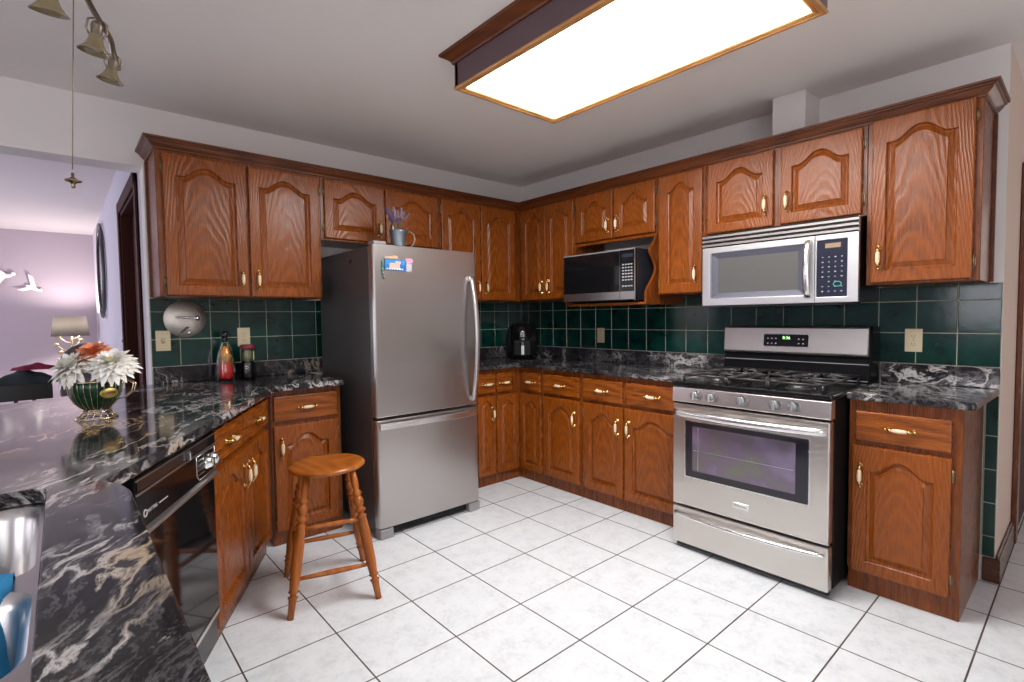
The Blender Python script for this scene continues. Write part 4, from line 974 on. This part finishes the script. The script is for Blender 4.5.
# oval sign facing the camera side
SA = math.radians(-90 + 24 - 8); sdv = Vector((math.cos(SA), math.sin(SA), 0))
MS = Matrix.Translation(sdv * .083 + Vector((.0, 0, .098))) @ Matrix.Rotation(SA + PI / 2, 4, 'Z') @ FACE
b = MB(); b.lathe([(0, 0), (.029, 0), (.030, .002), (.029, .003), (0, .003)], (0, 0, 0), 30, cap=False); o = b.build('oval_sign', plain('gold_sign', (.52, .38, .12), .35, .7), root); o.data.transform(MS @ Matrix.Diagonal((1, .62, 1, 1)))
text_obj('sign_lettering', 'COFFEE', .0125, plain('sign_ink', (.06, .035, .015), .6), o, MS @ Matrix.Translation((0, 0, .0034)))
def bloom(cx, cy, cz, R, mats, tiltv, layers, seed, droop=.3, cen=None, width=.30):
    rnd = random.Random(seed); b = MB(); zax = Vector(tiltv).normalized(); Q = Vector((0, 0, 1)).rotation_difference(zax).to_matrix()
    for L in range(layers):
        fr = L / max(layers - 1, 1); n = int(19 - 7 * fr); el = math.radians(-18 + 85 * fr); ln = R * (1 - .35 * fr)
        for k in range(n):
            a = 2 * PI * (k + .5 * (L % 2)) / n + rnd.uniform(-.1, .1); e = el + rnd.uniform(-.12, .12); l = ln * rnd.uniform(.88, 1.1)
            dr = Vector((math.cos(a) * math.cos(e), math.sin(a) * math.cos(e), math.sin(e))); sd = Vector((-math.sin(a), math.cos(a), 0)); nm = dr.cross(sd)
            pts = []; S = 5
            for i in range(S + 1):
                t = i / S; wdt = width * R * (.25 + 1.1 * math.sin(PI * min(t * .92 + .06, 1)) ** .8) * (.5 if t > .98 else 1) * .38
                c = dr * l * t - nm * (-.14 * l * math.sin(PI * t)) + Vector((0, 0, -droop * l * t * t * (1 - fr)))
                pts += [Q @ (c - sd * wdt + Vector((0, 0, .0))) + Vector((cx, cy, cz)), Q @ (c + nm * -.10 * wdt) + Vector((cx, cy, cz)), Q @ (c + sd * wdt) + Vector((cx, cy, cz))]
            fs = [(3 * i + j, 3 * i + j + 1, 3 * i + j + 4, 3 * i + j + 3) for i in range(S) for j in (0, 1)]
            b.add(pts, fs, (L + k) % 2, True)
    if cen is not None: b.sphere(Vector((cx, cy, cz)) + zax * R * .30, R * .17, 10, 6, 2)
    return b
WP = [plain('white_petal', (.93, .92, .88), .6), plain('cream_petal', (.88, .85, .76), .6), plain('yellow_centre', (.70, .62, .20), .7)]
OP = [plain('orange_petal', (.82, .24, .09), .6), plain('peach_petal', (.85, .42, .24), .6), plain('orange_centre', (.6, .14, .04), .7)]
cr = Vector((.7513, -.6598, 0)).normalized(); vw = Vector((.6588, .7509, 0)).normalized()
rotm = Matrix.Rotation(-math.radians(8), 3, 'Z')
def fp(a, bk, z): v = rotm @ (cr * a - vw * bk); return (v.x, v.y, z)
o = bloom(*fp(-.050, .028, .186), .092, WP, rotm @ (cr * -.35 - vw * .55 + Vector((0, 0, 1.0))), 7, 1, .08, True).build('white_flower', WP, root, weld=False)
o = bloom(*fp(.074, .010, .196), .086, WP, rotm @ (cr * .25 - vw * .60 + Vector((0, 0, 1.0))), 7, 2, .08, True).build('white_flower', WP, root, weld=False)
o = bloom(*fp(-.018, -.022, .232), .072, OP, rotm @ (vw * -.6 + Vector((0, 0, 1))), 8, 3, .10, True, .34).build('orange_flower', OP, root, weld=False)
part_label(o, 'orange flower at the back')

# ------------------------------------------------------------------ spiral spotlight fixture over the counter
root = empty('ceiling_spotlight_fixture', (-3.20, -1.92, H), 0, 'brass ceiling fixture with a curved arm, bell spot shades and a hanging pull chain', 'ceiling light')
def rl(p): return Vector(p) - Vector((-3.20, -1.92, H))
PEWTER = plain('pewter', (.30, .25, .20), .3, 1.); SHADEG = NT('amber_glass_shade').set(Base_Color=(.34, .27, .15), Roughness=.25, Transmission_Weight=.45).m
b = MB(); b.lathe([(.075, -.002), (.075, -.012), (.06, -.03), (.02, -.045), (.012, -.05), (.012, -.30)], (0, 0, 0), 28); b.build('canopy', PEWTER, root)
arm = [(-3.20, -1.92, 2.18), (-3.19, -1.885, 2.125), (-3.160, -1.80, 2.100), (-3.135, -1.74, 2.085), (-3.110, -1.68, 2.072), (-3.100, -1.63, 2.055), (-3.088, -1.60, 2.020)]
sm = []
for i in range(len(arm) - 1):
    for k in range(5):
        t = k / 5; P_ = [Vector(arm[max(i - 1, 0)]), Vector(arm[i]), Vector(arm[i + 1]), Vector(arm[min(i + 2, len(arm) - 1)])]
        sm.append(rl(.5 * (2 * P_[1] + (P_[2] - P_[0]) * t + (2 * P_[0] - 5 * P_[1] + 4 * P_[2] - P_[3]) * t * t + (3 * P_[1] - P_[0] - 3 * P_[2] + P_[3]) * t ** 3)))
sm.append(rl(arm[-1]))
b = MB(); b.tube(sm, .0075, 10); b.tube([rl((-3.20, -1.92, 2.18)), rl((-3.23, -1.95, 2.13)), rl((-3.25, -1.90, 2.10))], .0075, 10); b.build('arm', PEWTER, root)
def spot(top, direction, sc=.80):
    z = Vector(direction).normalized(); Q = Vector((0, 0, -1)).rotation_difference(z).to_matrix().to_4x4(); M = Matrix.Translation(rl(top)) @ Q @ Matrix.Scale(sc, 4)
    b = MB(); b.lathe([(.004, 0), (.012, -.004), (.015, -.015), (.013, -.045), (.016, -.05)], (0, 0, 0), 18)
    for s in (-1, 1): b.tube([(s * .004, 0, .008), (s * .022, 0, -.002), (s * .024, 0, -.030), (s * .016, 0, -.044)], .003, 6)
    o = b.build('lamp_socket', PEWTER, root); o.data.transform(M)
    b = MB(); b.lathe([(.016, -.044), (.019, -.058), (.025, -.072), (.034, -.084), (.041, -.091), (.039, -.091), (.031, -.083), (.022, -.070), (.015, -.055)], (0, 0, 0), 28, cap=False); g = b.build('bell_shade', SHADEG, o); g.data.transform(M)
    b = MB(); b.lathe([(.0, -.05), (.012, -.055), (.020, -.076), (.018, -.080), (0, -.081)], (0, 0, 0), 16, cap=False); g = b.build('bulb', plain('unlit_bulb', (.6, .58, .55), .3), o); g.data.transform(M)
spot((-3.139, -1.735, 2.086), (-.12, .12, -1), .92); spot((-3.098, -1.612, 2.052), (-.16, .10, -1)); spot((-3.236, -1.88, 2.100), (-.02, .25, -1), .95)
b = MB(); b.tube([rl((-3.183, -1.70, 2.22)), rl((-3.206, -1.70, 1.685))], .0012, 6); b.tube([rl((-3.20, -1.90, 2.20)), rl((-3.183, -1.70, 2.22))], .003, 6); ch = b.build('pull_chain', OLDBRASS, root)
b = MB(); b.lathe([(.0, .022), (.004, .02), (.003, .010), (.008, .006), (.019, .001), (.019, -.002), (.008, -.005), (.004, -.012), (.006, -.017), (0, -.022)], rl((-3.206, -1.70, 1.655)), 18, cap=False); b.build('finial', OLDBRASS, ch)

# ------------------------------------------------------------------ living room beyond the opening
root = empty('round_mirror', (-2.8695, 3.62, 1.83), -PI / 2, 'dark-framed round wall mirror on the pale side wall of the far room', 'mirror')
b = MB(); b.tube([(.50 * math.cos(a), -.025, .50 * math.sin(a)) for a in [2 * PI * i / 56 for i in range(56)]], .013, 10, closed=True); b.tube([(.43 * math.cos(a), -.03, .43 * math.sin(a)) for a in [2 * PI * i / 56 for i in range(56)]], .010, 8, closed=True)
b.build('frame', plain('mirror_frame', (.03, .028, .03), .35), root)
b = MB(); b.lathe([(0, 0), (.44, 0), (.44, .012), (0, .012)], (0, -.004, 0), 48, 0, FACE, cap=False); b.build('glass', plain('mirror_glass', (.80, .80, .86), .25, 1.), root)
_sh = NT('linen_shade'); _tr = _sh.n('ShaderNodeBsdfTranslucent', {'Color': (.36, .34, .31, 1)}); _mx = _sh.n('ShaderNodeMixShader', {0: .30, 1: (_sh.b, 0), 2: (_tr, 0)}); _sh.t.links.new(_mx.outputs[0], _sh.t.nodes['Material Output'].inputs[0]); _sh.set(Base_Color=(.15, .13, .12), Roughness=.95); SHADE_MAT = _sh.m
root = empty('table_lamp', (-3.155, 5.05, .60), 0, 'table lamp with a grey drum shade and a gold leafy stem by the far wall', 'lamp')
b = MB(); b.lathe([(.192, .505), (.160, .752)], (0, 0, 0), 36, cap=False); o = b.build('lamp_shade', SHADE_MAT, root); md = o.modifiers.new('s', 'SOLIDIFY'); md.thickness = .004
b = MB(); b.lathe([(.0, .0), (.09, .0), (.09, .015), (.02, .03), (.0, .032)], (0, 0, 0), 24, cap=False); b.tube([(0, 0, .02), (.03, 0, .15), (-.02, 0, .28), (.02, 0, .42), (.0, 0, .60)], .010, 8)
for k in range(9):
    t = k / 8; s = -1 if k % 2 else 1; c = (.02 * math.sin(k * 2), 0, .06 + .40 * t); e = (s * (.10 + .02 * (k % 3)), -.02, c[2] + .09)
    b.tube([c, ((c[0] + e[0]) / 2, 0, c[2] + .02), e], .005, 6); b.sphere(e, .028, 10, 6, 0, (1, .5, .8))
b.build('leafy_stem', plain('gold_leaf', (.42, .34, .18), .5, .5), root)
pl_d = bpy.data.lights.new('lamp_glow', 'POINT'); pl_d.energy = 46; pl_d.color = (1.0, .90, .86); pl_d.shadow_soft_size = .05
pl_o = bpy.data.objects.new('lamp_glow', pl_d); COL.objects.link(pl_o); pl_o.location = (-3.155, 5.05, 1.27)
root = empty('side_table', (-3.155, 5.05, 0), 0, 'small dark side table below the lamp by the far wall', 'table')
b = MB(); b.lathe([(0, .57), (.28, .57), (.28, .598), (0, .5985)], (0, 0, 0), 32, cap=False); b.build('tabletop', BLACKWOOD, root)
for k in range(3):
    a = 2 * PI * k / 3; b = MB(); b.tube([(.2 * math.cos(a), .2 * math.sin(a), .57), (.23 * math.cos(a), .23 * math.sin(a), .0)], .014, 8); b.build('leg', BLACKWOOD, root)
def bird(x, z, s, rz, label):
    root = empty('wall_bird', (x, 5.598, z), 0, label, 'wall ornament', 'white wall birds')
    b = MB(); b.sphere((0, -.02, 0), .03 * s, 12, 8, 0, (2.2, .6, .7)); b.sphere((.07 * s, -.02, .012 * s), .018 * s, 10, 6); b.build('body', WP[0], root)
    for q in (1, -1):
        b = MB(); b.add([(-.02 * s, -.03, .01), (.03 * s, -.03, .01), (-.05 * s, -.05, .09 * s * q + .02), (-.10 * s, -.05, .10 * s * q + .02), (-.02 * s, -.022, .01), (.03 * s, -.022, .01), (-.05 * s, -.042, .09 * s * q + .02), (-.10 * s, -.042, .10 * s * q + .02)], [(0, 1, 2, 3), (7, 6, 5, 4), (0, 4, 5, 1), (1, 5, 6, 2), (2, 6, 7, 3), (3, 7, 4, 0)]); b.build('wing', WP[0], root)
    root.rotation_euler = (0, rz, 0)
bird(-3.50, 1.73, 1.15, .5, 'white bird ornament on the far wall above the lamp shade, the right one of two')
bird(-3.76, 1.87, 1.3, -.2, 'white bird ornament on the far wall at the left edge, higher than its neighbour')
# round-backed dark chair
root = empty('armchair', (-3.085, 2.45, 0), math.radians(4), 'dark grey armchair with a rounded back behind the flower cup', 'chair')
GREYU = plain('grey_upholstery', (.10, .085, .105), .8)
b = MB(); n = 24; poly = [(-.18, .42)] + [(-.195 * math.cos(PI * k / n), .87 + .215 * math.sin(PI * k / n)) for k in range(n + 1)] + [(.18, .42)]
m_ = len(poly); b.add([(p[0], 0, p[1]) for p in poly] + [(p[0] * .96, .09, p[1] - .01) for p in poly], [tuple(range(m_)), tuple(range(m_, 2 * m_))[::-1]] + [(i, (i + 1) % m_, m_ + (i + 1) % m_, m_ + i) for i in range(m_)])
b.build('backrest', GREYU, root, bevel=.02, bseg=3)
b = MB(); b.box(-.195, .195, .08, .50, .36, .47); b.build('seat', GREYU, root, bevel=.02, bseg=3)
for (x, y) in ((-.17, .05), (.17, .05), (-.17, .45), (.17, .45)): b = MB(); b.tube([(x, y, .0), (x * .95, y, .36)], .016, 8); b.build('leg', BLACKWOOD, root)
# dark dining chair with coat
root = empty('dining_chair', (-3.52, 1.00, 0), math.radians(3), 'black wooden dining chair at the left edge behind the counter', 'chair')
b = MB(); b.box(-.22, .215, -.012, .012, .775, .885); b.build('top_rail', BLACKWOOD, root, bevel=.006)
for x in (-.22, .19): b = MB(); b.box(x, x + .028, -.014, .014, 0, .88); b.build('leg', BLACKWOOD, root, bevel=.003)
for x in (-.22, .19): b = MB(); b.box(x, x + .028, .37, .40, 0, .45); b.build('leg', BLACKWOOD, root, bevel=.003)
for k in range(4): b = MB(); b.box(-.14 + k * .085, -.12 + k * .085, -.008, .008, .47, .78); b.build('back_slat', BLACKWOOD, root)
b = MB(); b.box(-.225, .225, -.01, .41, .445, .475); b.build('seat', BLACKWOOD, root, bevel=.006)
def drape(name, x0, x1, zb, h, mat, label, seed, y0=.99):
    rnd = random.Random(seed); b = MB(); NX, NY = 26, 10; vs = []
    ph = [rnd.uniform(0, 6) for _ in range(4)]
    for j in range(NY + 1):
        a = PI * j / NY
        for i in range(NX + 1):
            u = i / NX; env = math.sin(PI * min(max(u, .0), 1)) ** .45
            hh = h * env * (1 + .18 * math.sin(u * 9 + ph[0]) + .08 * math.sin(u * 21 + ph[1]))
            vs.append((x0 + (x1 - x0) * u, y0 - .06 * math.cos(a) * (.5 + .5 * env) + .01 * math.sin(u * 13 + ph[2]), zb + hh * math.sin(a) ** .7))
    b.add(vs, [(j * (NX + 1) + i, j * (NX + 1) + i + 1, (j + 1) * (NX + 1) + i + 1, (j + 1) * (NX + 1) + i) for j in range(NY) for i in range(NX)], 0, True)
    o = b.build(name, mat); return tag(o, label, 'clothing')
drape('folded_jacket', -3.58, -3.27, .886, .080, plain('dark_jacket', (.022, .035, .045), .8), 'dark teal jacket draped over the black dining chair', 5)
drape('folded_sweater', -3.50, -3.265, .972, .035, plain('magenta_cloth', (.25, .015, .06), .8), 'magenta garment lying on top of the dark jacket', 9, 1.0)
